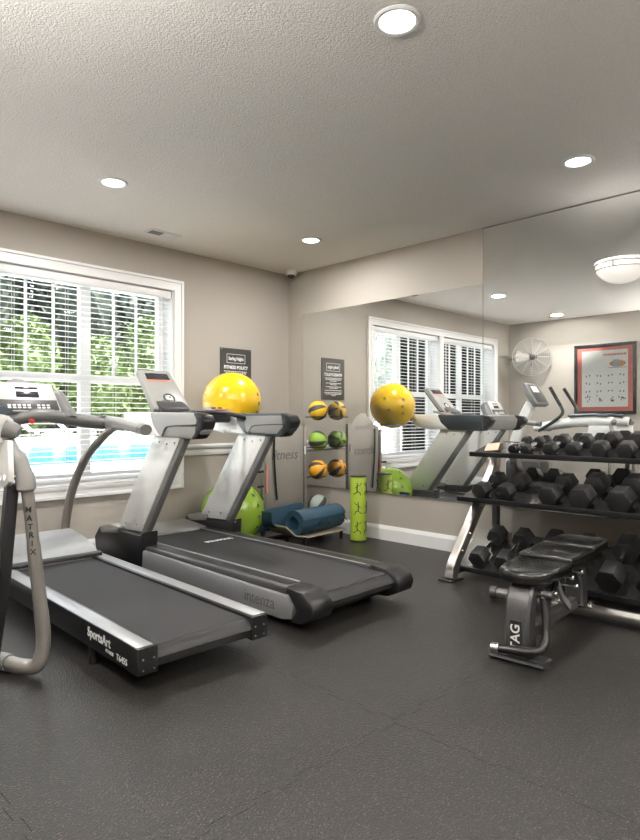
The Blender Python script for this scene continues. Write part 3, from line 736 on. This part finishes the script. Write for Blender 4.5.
# ------------------------------------------------------------ suspended-arm elliptical (Matrix), partly out of frame
T = thing('elliptical_trainer', (-3.95, -1.5, 0), 'silver and black elliptical trainer with bent tube arms at the left edge', 'elliptical')
YA = -2.2
for s in (1, -1):
    X = lambda x: (x if s > 0 else -7.9 - x)
    bm = NB(); tube(bm, [(X(-3.563), YA, .86), (X(-3.545), YA, .70), (X(-3.527), YA, .52), (X(-3.507), YA, .345), (X(-3.492), YA, .19), (X(-3.496), YA + .005, .10), (X(-3.515), YA + .02, .050), (X(-3.555), YA + .08, .040), (X(-3.59), YA + .18, .042), (X(-3.63), YA + .35, .046), (X(-3.70), YA + .70, .052)], [.026, .029, .031, .033, .034, .034, .034], 18, sm=6)
    ta = obj('arm_tube', bm, CHAMP, T)
    if s > 0:
        for k, ch in enumerate('MATRIX'):
            z = .755 - k * .0375; x = -3.549 + k * .0040
            dv = Vector((-.55, -.835, 0)).normalized(); ct_ = Vector((x, YA, z)) + dv * .0285
            lettering('arm_lettering', ch, ct_, Vector((.835, -.55, 0)), (.0, 0, 1), .034, BLACKT, ta, bold=.0006, ex=.003)
    bm = NB(); tube(bm, [(X(-3.582), YA + .155, .042), (X(-3.597), YA + .205, .042)], .039, 18); obj('arm_collar', bm, LGREY, ta)
    bm = NB(); bar(bm, [(X(-3.615), YA + .03, .87), (X(-3.645), YA + .05, .42), (X(-3.67), YA + .10, .12)], .05, .05, (0, 1, 0)); obj('rear_link', bm, BLACK, T)
    # joint cover
    bm = NB(); tube(bm, [(X(-3.622), YA + .04, 1.06), (X(-3.60), YA + .01, .99), (X(-3.572), YA, .90), (X(-3.565), YA, .835)], [.022, .036, .042, .032], 16, sm=4); obj('joint_cover', bm, LGREY, T)
    # white pivot plate with bolts
    bm = NB(); prism(bm, [(YA - .02, 1.06), (YA - .035, .93), (YA - .03, .88), (YA + .02, .855), (YA + .20, .87), (YA + .34, .93), (YA + .32, 1.06)], 'x', *sorted((X(-3.650), X(-3.625))), .006); pp = obj('pivot_plate', bm, WHITEP, T)
    bm = NB()
    for (yy, zz) in ((YA + .0, .90), (YA + .055, .89)): cyl(bm, (X(-3.655), yy, zz), (X(-3.612), yy, zz), .013, 14)
    obj('bolts', bm, CHROME, pp)
    # side beam running forward to the mast
    bm = NB(); tube(bm, [(X(-3.655), YA + .02, 1.11), (X(-3.68), YA + .25, 1.125), (X(-3.74), YA + .65, 1.10), (X(-3.86), YA + 1.15, 1.02)], [.06, .075, .06, .05], 14, sm=5, ry=.055); bb = obj('side_beam', bm, WHITEP, T)
    bm = NB(); tube(bm, [(X(-3.645), YA + .02, 1.11), (X(-3.615), YA - .0, 1.10), (X(-3.60), YA - .01, 1.09)], [.045, .034, .028], 16); obj('beam_cap', bm, MGREY, bb)
    bm = NB(); tube(bm, [(X(-3.665), YA + .08, 1.185), (X(-3.68), YA + .25, 1.205), (X(-3.73), YA + .60, 1.19)], .022, 14, ry=.075, up=(0, 0, 1)); obj('armrest_pad', bm, SLATE, bb)
    # hand levers
    bm = NB(); tube(bm, [(X(-3.80), -1.12, .98), (X(-3.72), -1.35, 1.10), (X(-3.70), -1.50, 1.22), (X(-3.70), -1.47, 1.34), (X(-3.72), -1.32, 1.58)], .022, 12, sm=6); lv = obj('hand_lever', bm, DGREY, T)
    bm = NB(); tube(bm, [(X(-3.70), -1.475, 1.33), (X(-3.72), -1.32, 1.585)], .024, 12); obj('foam_grip', bm, BLACK, lv)
bm = NB(); bar(bm, [(-3.95, -.62, .06), (-3.95, -.64, .60), (-3.95, -.80, 1.10), (-3.95, -.95, 1.38)], .12, .14, (0, 1, 0), sm=4); obj('mast', bm, WHITEP, T)
bm = NB(); box(bm, (-4.20, -1.55, .0), (-3.70, -.55, .09), .03); box(bm, (-4.12, -1.15, .09), (-3.78, -.60, .55), .06); obj('drive_housing', bm, DGREY, T)
bm = NB(); box(bm, (-4.45, -.62, 0), (-3.45, -.52, .06), .02); box(bm, (-4.02, -1.9, .0), (-3.88, -1.5, .07), .02); box(bm, (-4.40, -1.96, 0), (-3.62, -1.88, .06), .02); obj('floor_frame', bm, SILVER, T)
Me = Matrix.Translation((-3.95, -1.00, 1.50)) @ Matrix.Rotation(math.radians(-32), 4, 'X') @ Matrix.Rotation(PI / 2, 4, 'X')
bm = NB(); prism(bm, [(-.20, -.19), (.20, -.19), (.23, .0), (.19, .19), (-.19, .19), (-.23, 0)], 'z', -.05, .03, .02); xf(bm, bm.verts[:], Me); hd = obj('console_head', bm, MGREY, T)
bm = NB(); prism(bm, [(-.16, -.15), (.16, -.15), (.15, .15), (-.15, .15)], 'z', .03, .034, .001); xf(bm, bm.verts[:], Me); obj('console_face', bm, DGREY, hd)
bm = NB(); prism(bm, [(-.09, .02), (.09, .02), (.09, .12), (-.09, .12)], 'z', .034, .037, .001); xf(bm, bm.verts[:], Me); obj('display', bm, POSTW, hd)
for s in (-1, 1):
    bm = NB(); box(bm, (-3.95 + s * .20 - .08, -1.85, .14), (-3.95 + s * .20 + .08, -1.45, .19), .02); obj('pedal', bm, BLACK, T)
    bm = NB(); tube(bm, [(-3.95 + s * .20, -1.50, .13), (-3.95 + s * .20, -1.0, .25)], .025, 10); obj('pedal_link', bm, SILVER, T)

# ------------------------------------------------------------ accessory rack in the corner
AR = thing('accessory_rack', (-.6, -.58, 0), 'grey steel accessory rack with an arched lettered panel in the corner', 'rack')
YR = -.60
bm = NB(); prism(bm, [(-.84, .22), (-.84, 1.06), (-.76, 1.085), (-.66, 1.17), (-.60, 1.205), (-.55, 1.213), (-.50, 1.20), (-.44, 1.165), (-.375, 1.085), (-.345, 1.07), (-.345, .22)], 'y', YR - .006, YR + .006, .002); pn = obj('panel', bm, PANEL, AR)
lettering('lower_lettering', 'fitness', (-.60, YR - .0065, .80), (1, 0, 0), (0, 0, 1), .135, MGREY, pn, shear=.3, ex=.001)
lettering('upper_lettering', 'fitness', (-.56, YR - .0065, 1.06), (1, 0, 0), (0, 0, 1), .10, LGREY, pn, ex=.001)
for x, z1, m_ in ((-.325, 1.10, STEEL), (-.865, 1.03, STEEL)):
    bm = NB(); box(bm, (x - .017, YR - .02, .03), (x + .017, YR + .02, z1), .005); obj('post', bm, CHAMP, AR)
bm = NB(); box(bm, (-.865, YR - .02, .20), (-.325, YR + .02, .235), .004); box(bm, (-.90, YR - .22, 0), (-.86, YR + .25, .04), .006); box(bm, (-.34, YR - .22, 0), (-.30, YR + .25, .04), .006); box(bm, (-.88, YR - .02, .0), (-.32, YR + .02, .04), .006); obj('base_frame', bm, BLACKM, AR)
bm = NB(); cyl(bm, (-.345, YR - .03, .80), (-.345, YR - .03, .88), .008, 10); cyl(bm, (-.345, YR - .02, .81), (-.345, YR - .035, .81), .006, 8); cyl(bm, (-.345, YR - .02, .87), (-.345, YR - .035, .87), .006, 8); obj('pull_handle', bm, WHITEP, AR)
# cradles for the medicine balls
BZ = (1.235, .93, .632, .275)
for z in BZ:
    bm = NB(); Mq = Matrix.Translation((-.14, -.61, z))
    torus(bm, .082, .005, Mq, -.066, 32, 6)
    tube(bm, [(-.312, -.61, z - .066), (-.222, -.61, z - .066)], .006, 8); obj('ball_cradle', bm, BLACKM, AR)
# ring arm for the big yellow ball + dumb pegs
bm = NB(); torus(bm, .15, .008, Matrix.Translation((-1.18, -.54, 1.075)), 0, 40, 8); tube(bm, [(-.865, -.60, 1.0), (-.93, -.58, 1.065), (-1.03, -.56, 1.075)], .010, 8, sm=4); obj('ball_ring', bm, STEEL, AR)
for z in (.40, .52, .66):
    bm = NB(); cyl(bm, (-.88, YR - .02, z), (-.945, YR - .03, z), .012, 10); obj('peg', bm, BLACK, AR)
bm = NB(); tube(bm, [(-.842, YR - .03, .45), (-.842, YR - .03, .62), (-.835, YR - .03, .72)], .012, 8); o = obj('resistance_band', bm, mat('salmon_rubber', (.6, .25, .2), .5)); tag(o, 'salmon resistance band hanging on the left post of the accessory rack', 'exercise band')
bm = NB(); tube(bm, [(-.742, YR - .025, 1.04), (-.745, YR - .027, .8), (-.725, YR - .025, .55), (-.705, YR - .025, .38)], .0065, 8, sm=6); tube(bm, [(-.755, YR - .026, 1.04), (-.752, YR - .027, .8), (-.735, YR - .025, .55), (-.715, YR - .025, .38)], .004, 8, sm=6); o = obj('jump_rope', bm, BLACK); tag(o, 'black jump rope hanging down the front of the rack panel', 'jump rope')

# medicine balls
def medball(z, c1, c2, rot, lab, rad=.1):
    r_ = thing('medicine_ball', (-.14, -.61, z), lab, 'ball', 'medicine balls on the rack')
    m1 = mat('medball_' + c1[0], c1[1], .5); m2 = mat('medball_' + c2[0], c2[1], .5)
    Mb = rot.to_matrix().to_4x4() if hasattr(rot, 'to_matrix') else rot
    bm = NB(); sphere(bm, (0, 0, 0), rad, 36)
    for f in bm.faces:
        c = f.calc_center_median(); a = math.atan2(c.y, c.x) % (PI / 2)
        if a < PI / 6: f.material_index = 1
    xf(bm, bm.verts[:], Mb); o_ = obj('ball_skin', bm, [m1, m2], r_, world=False)
    bm = NB(); lathe(bm, [(0, rad + .002), (.018, rad), (.022, rad - .004)], Mb, 16); obj('valve_disc', bm, m1, o_, world=False)
    return r_
DK = ('charcoal', (.05, .05, .045))
from mathutils import Euler
medball(BZ[0], ('amber', (.80, .50, .03)), DK, Euler((1.2, .5, .3)), 'yellow and charcoal striped medicine ball, top of the rack')
medball(BZ[1], ('leaf', (.25, .42, .05)), DK, Euler((1.4, 1.5, .2)), 'green and charcoal striped medicine ball in the middle cradle')
medball(BZ[2], ('orange', (.85, .38, .02)), DK, Euler((1.0, -.6, .4)), 'orange and charcoal striped medicine ball in the third cradle')
medball(BZ[3], ('grey_green', (.30, .36, .32)), DK, Euler((.7, .3, 1.0)), 'grey green and charcoal medicine ball in the lowest cradle behind the mats', .105)

# stability balls
def bigball(name, c, rad, m, lab, seam_m, marks):
    r_ = thing(name, (c[0], c[1], c[2] - rad), lab, 'exercise ball')
    bm = NB(); sphere(bm, c, rad, 64); b2 = obj('ball_skin', bm, m, r_)
    bm = NB()
    for k in range(-2, 3):
        z = k * rad * .10; q = math.sqrt(rad * rad - z * z)
        tube(bm, [Vector(c) + Vector((z * .4 + q * .92 * math.cos(a), q * math.sin(a), z + q * .39 * math.cos(a))) for a in [i * 2 * PI / 60 for i in range(61)]], .0012, 4)
    obj('moulded_rings', bm, seam_m, b2)
    for (az, el, s) in marks:
        bm = NB(); n_ = Vector((math.cos(el) * math.cos(az), math.cos(el) * math.sin(az), math.sin(el))); p = Vector(c) + n_ * (rad - .0005)
        rt = Vector((-n_.y, n_.x, 0)).normalized(); up2 = n_.cross(rt)
        Mx = Matrix(((rt.x, up2.x, n_.x, p.x), (rt.y, up2.y, n_.y, p.y), (rt.z, up2.z, n_.z, p.z), (0, 0, 0, 1)))
        tube(bm, [Mx @ Vector(v) for v in ((-s, -s * .8, 0), (-s * .3, 0, .001), (s * .2, -s * .2, .001), (s, -s * .6, .0))], .004, 6)
        sphere(bm, Mx @ Vector((-s * .3, s * .5, 0)), .006, 8)
        tube(bm, [Mx @ Vector(v) for v in ((-s * .3, .0, .001), (s * .6, s * .5, .001))], .0035, 6)
        obj('pose_mark', bm, BLACKT, b2)
    return r_
bigball('yellow_exercise_ball', (-1.18, -.54, 1.305), .267, BALLY, 'large yellow exercise ball held up on the rack ring', BALLY, [(-1.15, .25, .016), (-1.1, -.05, .016), (-1.15, -.35, .016), (-.3, .3, .016), (-.5, -.2, .016)])
bigball('green_exercise_ball', (-1.140, -.50, .295), .293, BALLG, 'large lime green exercise ball on the floor below the yellow one', BALLG, [(-1.35, .62, .02), (-1.3, .28, .02), (-1.3, -.05, .02), (-1.3, -.4, .02), (-1.6, .95, .018), (-.2, .5, .02), (-.1, .0, .02)])

# mats on a low stand
r = thing('mat_stand', (-.5, -.93, 0), 'low beige board on black legs under the blue mats', 'stand')
bm = NB(); prism(bm, [(-.98, .20), (-.86, .105), (-.70, .075), (-.18, .08), (-.18, .092), (-.70, .088), (-.86, .118), (-.98, .215)], 'y', -1.05, -.74); obj('board', bm, mat('beige_board', (.45, .40, .32), .6), r)
for x in (-.72, -.24):
    for y in (-1.02, -.78): bm = NB(); cyl(bm, (x, y, 0), (x, y, .078), .016, 10); obj('leg', bm, BLACK, r)
# open curved mat
r = thing('open_blue_mat', (-.6, -.80, .1), 'dark blue foam mat curling open behind the rolled mat', 'exercise mat')
bm = NB()
cv = smooth_path([(-1.02, 0, .31), (-1.00, 0, .22), (-.88, 0, .135), (-.74, 0, .104), (-.40, 0, .104), (-.30, 0, .104)], 6)
rings = []
for p in cv:
    rings.append([bm.verts.new((p.x, y, p.z + dz)) for y, dz in ((-.90, 0), (-.68, .0), (-.68, .012), (-.90, .012))])
for i in range(len(rings) - 1):
    for k in range(4): bm.faces.new((rings[i][k], rings[i][(k + 1) % 4], rings[i + 1][(k + 1) % 4], rings[i + 1][k]))
bm.faces.new(rings[0][::-1]); bm.faces.new(rings[-1]); obj('foam_sheet', bm, NAVY, r)
bm = NB()   # the rear flap leaning up behind the roll
prism(bm, [(-1.0, .12), (-1.02, .20), (-1.0, .29), (-.95, .315), (-.60, .335), (-.46, .345), (-.44, .31), (-.48, .10)], 'y', -.705, -.69, .004); obj('foam_flap', bm, NAVY, r)
lettering('mat_lettering', 'So', (-.86, -.7065, .245), (1, 0, .1), (0, 0, 1), .075, BLACKT, r, ex=.001)
# rolled mat: spiral extruded along its axis
r = thing('rolled_blue_mat', (-.5, -.95, .1), 'tightly rolled blue foam mat with black drawings, on the low stand', 'exercise mat')
def rolled(bm, a, b_, R, turns, th):
    a, b_ = Vector(a), Vector(b_); ax = (b_ - a).normalized(); u = Vector((0, 0, 1)); u = (u - ax * u.dot(ax)).normalized(); v = ax.cross(u)
    n_ = int(turns * 28); ring = []
    for i in range(n_ + 1):
        t = 2 * PI * turns * i / n_; r0 = R - th - (turns - i * turns / n_) * (th * 1.06) + th * .0
        for_r = (r0, r0 + th)
        row = []
        for q in for_r:
            d = u * math.cos(t) * q + v * math.sin(t) * q
            row.append((a + d, b_ + d))
        ring.append([bm.verts.new(row[0][0]), bm.verts.new(row[1][0]), bm.verts.new(row[1][1]), bm.verts.new(row[0][1])])
    for i in range(n_):
        for k in range(4): bm.faces.new((ring[i][k], ring[i][(k + 1) % 4], ring[i + 1][(k + 1) % 4], ring[i + 1][k]))
    bm.faces.new(ring[0][::-1]); bm.faces.new(ring[-1])
RA, RB = Vector((-.83, -.99, .211)), Vector((-.21, -.93, .211))
bm = NB(); rolled(bm, RA, RB, .120, 3.2, .016); ms_ = obj('foam_roll', bm, NAVY, r)
bm = NB()
for x in (-.62, -.52, -.36, -.28):
    for q in range(3):
        p = Vector((x + q * .02, 0, .17 + .02 * (q % 2)))
        yy = -.967 - .113
        tube(bm, [(p.x, yy, p.z + .012), (p.x + .014, yy - .0015, p.z + .03), (p.x + .02, yy, p.z)], .003, 5)
obj('printed_figures', bm, BLACKT, ms_)

# lime foam roller standing by the mirror
r = thing('foam_roller', (-.195, -1.20, 0), 'lime green foam roller printed with stretching figures, standing on end', 'foam roller')
Mr_ = Matrix.Translation((-.195, -1.20, 0))
bm = NB(); lathe(bm, [(0, .0), (.070, .0), (.074, .004), (.076, .02), (.076, .60), (.074, .606), (.0, .606)], Mr_, 40); fo = obj('foam_body', bm, LIME, r)
for z in (.003, .607):
    bm = NB(); lathe(bm, [(.0, z + .002), (.060, z + .002), (.0765, z - .001), (.0775, z - .004), (.0775, z + .004), (.070, z + .007), (.055, z + .0072), (0, z + .0072)] if z > .1 else [(.0775, .001), (.0775, .010), (.0760, .012)], Mr_, 40); obj('end_ring', bm, BLACK, fo)
bm = NB()
def fig(bm, az, z, mirr=1):
    def P_(u, v): 
        a = az + u / .076 * mirr; return Vector((-.195 + .0768 * math.cos(a), -1.20 + .0768 * math.sin(a), z + v))
    sphere(bm, P_(.0, .055), .007, 8)
    tube(bm, [P_(0, .045), P_(-.004, .0), P_(.002, -.02)], .0048, 6)
    tube(bm, [P_(0, .035), P_(.028, .042), P_(.036, .062)], .0028, 6); tube(bm, [P_(0, .03), P_(-.024, .01)], .0028, 6)
    tube(bm, [P_(.0, -.02), P_(.026, -.030), P_(.03, -.055)], .0036, 6); tube(bm, [P_(.0, -.02), P_(-.02, -.038), P_(-.042, -.045)], .0036, 6)
for k, z in enumerate((.49, .31, .13)):
    for j, az in enumerate((-2.55, -1.2, .3, 1.7)): fig(bm, az + .1 * (k % 2), z, 1 if (j + k) % 2 == 0 else -1)
obj('printed_figures', bm, BLACKT, fo)

# ------------------------------------------------------------ dumbbell rack
DR = thing('dumbbell_rack', (-.45, -3.7, 0), 'three tier black and silver dumbbell rack along the mirror', 'rack')
Y0R, Y1R = -2.53, -5.05
def upright(yc):
    bm = NB(); bar(bm, [(-.80, yc, .012), (-.785, yc, .06), (-.74, yc, .14), (-.42, yc, .50), (-.27, yc, .66), (-.17, yc, .80), (-.145, yc, .95)], .065, .085, (0, 0, 1) if False else (1, 0, 0), sm=5)
    u_ = obj('upright', bm, STEEL, DR)
    bm = NB(); box(bm, (-.88, yc - .055, 0), (-.72, yc + .055, .012), .003); obj('foot_plate', bm, BLACK, u_)
    bm = NB()
    for (x, z) in ((-.70, .20), (-.60, .31), (-.45, .48)): sphere(bm, (x, yc - .036, z), .008, 8); sphere(bm, (x, yc + .036, z), .008, 8)
    obj('bolts', bm, CHROME, u_)
    bm = NB(); bar(bm, [(-.15, yc, .04), (-.15, yc, .85)], .05, .05, (1, 0, 0)); box(bm, (-.82, yc - .02, .035), (-.13, yc + .02, .075), .004); obj('rear_post', bm, GUN, u_)
upright(-2.60); upright(-4.98)
TIER = [(-.41, .885, -.085, .966), (-.585, .560, -.22, .648), (-.70, .075, -.23, .282)]
TRAY = mat('tray_metal', (.10, .095, .09), .22, .8)
for i, (xf_, zf, xb_, zb) in enumerate(TIER):
    d = Vector((xb_ - xf_, 0, zb - zf)).normalized(); nrm = Vector((-d.z, 0, d.x))
    bm = NB()
    a = Vector((xf_, 0, zf)); e = Vector((xb_, 0, zb))
    prism(bm, [(a.x, a.z), (e.x, e.z), (e.x - nrm.x * .012, e.z - nrm.z * .012), (a.x - nrm.x * .012, a.z - nrm.z * .012)], 'y', Y1R, Y0R)
    sh = obj('tray', bm, TRAY, DR, smooth=False)
    bm = NB()
    prism(bm, [(a.x - .008, a.z - .022), (a.x - .012, a.z + .012), (a.x + .002, a.z + .016), (a.x + .006, a.z - .022)], 'y', Y1R - .01, Y0R + .01, .002)
    obj('tray_lip', bm, BLACKM, sh)

# dumbbells
PROTO = {}
def dumbbell_parts(root, wc, gap):
    R_ = wc / 2; hl = wc * .80
    for s in (-1, 1):
        bm = NB()
        pts = [(R_ * math.cos(k * PI / 3), R_ * math.sin(k * PI / 3) + R_ * math.cos(PI / 6)) for k in range(6)]
        x0, x1 = sorted((s * gap / 2, s * (gap / 2 + hl)))
        prism(bm, [(p[0], p[1]) for p in pts], 'x', x0, x1, min(.005, R_ * .12))
        obj('head', bm, RUBBER, root, world=False)
        bm = NB(); xx = s * (gap / 2 + hl); box(bm, (min(xx, xx + s * .001), -R_ * .35, R_ * .70), (max(xx, xx + s * .001), R_ * .35, R_ * 1.0)); 
        bm.free()
    zc = R_ * math.cos(PI / 6)
    bm = NB()
    n_ = 9; prof = [(0.013, -gap / 2 - .004)] + [(.0145 + .003 * math.sin(PI * (k + .5) / n_), -gap / 2 + gap * (k + .5) / n_) for k in range(n_)] + [(0.013, gap / 2 + .004)]
    lathe(bm, prof, Matrix.Translation((0, 0, zc)) @ Matrix.Rotation(PI / 2, 4, 'Y'), 16); obj('handle', bm, CHROME, root, world=False)
def place_db(tier, y, wc, lab, grp, yaw=0., shift=0.):
    xf_, zf, xb_, zb = TIER[tier]
    d = Vector((xb_ - xf_, 0, zb - zf)); L_ = d.length; d.normalize(); tilt = math.atan2(d.z, d.x); nrm = Vector((-d.z, 0, d.x))
    gap = (.145, .14, .18)[tier]
    tot = gap + 2 * wc * .80
    c = Vector((xf_, y, zf)) + d * (.012 + tot / 2 + shift) + nrm * .002
    key = (round(wc, 3), tier)
    rot = Euler((0, -tilt, yaw))
    if key in PROTO:
        r_ = copy_thing(PROTO[key], c, rot, lab); r_['group'] = grp
    else:
        r_ = thing('hex_dumbbell', (0, 0, 0), lab, 'dumbbell', grp); dumbbell_parts(r_, wc, gap); r_.location = c; r_.rotation_euler = rot; PROTO[key] = r_
    return r_
ordn = ['leftmost', 'second', 'third', 'fourth', 'fifth', 'sixth', 'seventh', 'eighth', 'ninth', 'tenth', 'eleventh', 'twelfth']
def ordl(i): return ordn[i] + (' from the left' if i else '')
top = [(-2.87, .080), (-2.965, .080), (-3.14, .098), (-3.30, .102), (-3.475, .118), (-3.64, .12), (-3.81, .12), (-3.96, .11), (-4.13, .115), (-4.30, .115)]
for i, (y, wc) in enumerate(top): place_db(0, y, wc, 'black hex dumbbell, %s on the top tier of the rack' % ordl(i), 'dumbbells on the top tier')
mid = [(-2.70, .125), (-2.885, .128), (-3.215, .142), (-3.42, .155), (-3.66, .162), (-3.88, .165), (-4.10, .168), (-4.32, .17), (-4.55, .17)]
for i, (y, wc) in enumerate(mid): place_db(1, y, wc, 'black rubber hex dumbbell, %s on the middle tier' % ordl(i), 'dumbbells on the middle tier')
bot = [(-2.74, .135), (-2.94, .138), (-3.17, .15), (-3.40, .152), (-3.64, .168), (-3.88, .17), (-4.12, .175), (-4.36, .178)]
for i, (y, wc) in enumerate(bot): place_db(2, y, wc, 'large black hex dumbbell with chrome handle, %s on the bottom tier' % ordl(i), 'dumbbells on the bottom tier', shift=.02)
# tray item on the top tier
dt = math.atan2(.10, .325)
r = thing('clipboard', (-.30, -2.66, .93), 'tan card clipboard with dark edge at the left end of the top tier', 'clipboard')
Ml = Matrix.Translation((-.30, -2.66, .9255)) @ Matrix.Rotation(-dt, 4, 'Y') @ Matrix.Rotation(.35, 4, 'Z')
bm = NB(); box(bm, (-.09, -.06, .0), (.09, .06, .012), .003, M=Ml); obj('board', bm, mat('dark_brown', (.06, .035, .025), .4), r)
bm = NB(); box(bm, (-.085, -.045, .012), (.085, .057, .015), .001, M=Ml); obj('card', bm, BROWN, r)

# ------------------------------------------------------------ adjustable bench
ba = math.radians(4.5)
B0 = Vector((-1.36, -3.60, 0))
T = thing('weight_bench', B0, 'black padded adjustable weight bench with gunmetal frame before the dumbbell rack', 'weight bench', rz=ba)
MB_ = Matrix.Translation(B0) @ Matrix.Rotation(ba, 4, 'Z')
def be(name, bm, m, parent=None, **k):
    bmesh.ops.transform(bm, matrix=MB_, verts=bm.verts[:]); return obj(name, bm, m, parent or T, **k)
def pad(poly, z0, z1, M=None):
    bm = NB(); prism(bm, poly, 'z', z0, z1, 0)
    es = [e for e in bm.edges if abs(e.verts[0].co.z - e.verts[1].co.z) < 1e-6 and e.verts[0].co.z > z0 + .001]
    bmesh.ops.bevel(bm, geom=es, offset=.018, segments=3, profile=.5, affect='EDGES')
    es = [e for e in bm.edges if abs(e.verts[0].co.z - z0) < 1e-6 and abs(e.verts[1].co.z - z0) < 1e-6]
    bmesh.ops.bevel(bm, geom=es, offset=.008, segments=2, profile=.5, affect='EDGES')
    if M is not None: xf(bm, bm.verts[:], M)
    return bm
seat_poly = [(-.16, -.14), (-.16, .14), (-.34, .135)] + [(-.40 - .115 * math.cos(a), .125 * math.sin(a)) for a in [PI / 2 * (1 - k / 5) for k in range(11)]] + [(-.34, -.135)]
be('seat_pad', pad(seat_poly, .375, .430), VINYL)
be('back_pad', pad([(-.15, -.14), (.20, -.145), (.20, .145), (-.15, .14)], .395, .450), VINYL)
be('upper_back_pad', pad([(.21, -.145), (.50, -.135), (.53, -.10), (.53, .10), (.50, .135), (.21, .145)], .395, .452), VINYL)
bm = NB(); bar(bm, [(-.47, 0, .02), (-.475, 0, .18), (-.45, 0, .29), (-.38, 0, .345), (-.20, 0, .365), (.1, 0, .37)], .12, .095, (1, 0, 0) , sm=5); cm = be('front_column', bm, GUN)
bm = NB(); box(bm, (-.527, -.028, .05), (-.5215, .028, .205), .001, 1); tg = be('black_tag_plate', bm, BLACKT, cm)
rt = MB_.to_3x3() @ Vector((0, 0, 1)); upv = MB_.to_3x3() @ Vector((0, 1, 0)); lettering('tag_lettering', 'TAG', MB_ @ Vector((-.5275, 0, .127)), rt, upv, .062, WHITET, tg, bold=.001)
bm = NB(); tube(bm, [(-.47, -.13, .012), (-.47, .13, .012)], .016, 12, ry=.06, up=(0, 0, 1)); tube(bm, [(-.47, -.13, .026), (-.47, .13, .026)], .008, 10, ry=.05, up=(0, 0, 1)); be('foot_plate', bm, GUN)
bm = NB(); tube(bm, [(-.40, -.085, .30), (-.41, -.10, .22), (-.44, -.11, .125), (-.50, -.11, .09), (-.56, -.07, .085), (-.60, .06, .085)], .021, 14, sm=6); hb = be('leg_hook_bar', bm, BLACK)
bm = NB(); cyl(bm, (-.598, .053, .085), (-.607, .085, .085), .022, 14); cyl(bm, (-.40, -.085, .30), (-.398, -.08, .33), .022, 14); be('silver_ends', bm, CHROME, hb)
bm = NB(); cyl(bm, (-.40, -.13, .315), (-.40, .0, .315), .022, 14); be('hook_bracket', bm, GUN)
bm = NB()   # toothed adjustment sector
a_ = []
for k in range(11):
    a = PI * (1.05 + .9 * k / 10); a_.append((-.22 + .12 * math.cos(a), .36 + .13 * math.sin(a)))
inner = [(-.22 + (.085) * math.cos(PI * (1.95 - .9 * k / 10)), .36 + .095 * math.sin(PI * (1.95 - .9 * k / 10))) for k in range(11)]
prism(bm, a_ + inner, 'y', -.052, -.040)
for k in range(7):
    a = PI * (1.15 + .7 * k / 6); cyl(bm, (-.22 + .125 * math.cos(a), -.055, .36 + .135 * math.sin(a)), (-.22 + .125 * math.cos(a), -.035, .36 + .135 * math.sin(a)), .012, 8)
be('adjustment_sector', bm, BLACKM)
for (x, z) in ((-.30, .30), (-.05, .33), (.10, .33), (.02, .27)):
    bm = NB(); cyl(bm, (x, -.10, z), (x, -.02, z), .008, 10); sphere(bm, (x, -.105, z), .014, 12); be('pull_pin', bm, CHROME)
bm = NB(); bar(bm, [(-.42, 0, .11), (.36, 0, .10)], .05, .06, (0, 0, 1)); be('spine', bm, GUN)
bm = NB(); bar(bm, [(.36, 0, .08), (.34, 0, .24), (.24, 0, .34), (.08, 0, .36)], .10, .10, (1, 0, 0), sm=5); be('rear_column', bm, GUN)
bm = NB(); bar(bm, [(-.10, -.03, .345), (.02, -.03, .20), (.14, -.03, .12)], .02, .035, (1, 0, 0)); be('link_bar', bm, SILVER)
bm = NB(); cyl(bm, (.36, .50, .055), (.36, -.55, .055), .034, 20); cb_ = be('rear_cross_tube', bm, mat('dull_steel', (.22, .21, .20), .33, .8))
for y in (.50, -.55): bm = NB(); cyl(bm, (.36, y - .02, .055), (.36, y + .02, .055), .040, 20); be('end_cap', bm, GUN, cb_)
bm = NB(); box(bm, (.30, -.10, .085), (.42, .10, .097), .002)
for y in (-.085, .085): cyl(bm, (.33, y, .09), (.33, y, .118), .012, 10)
be('clamp_plate', bm, CHROME, cb_)
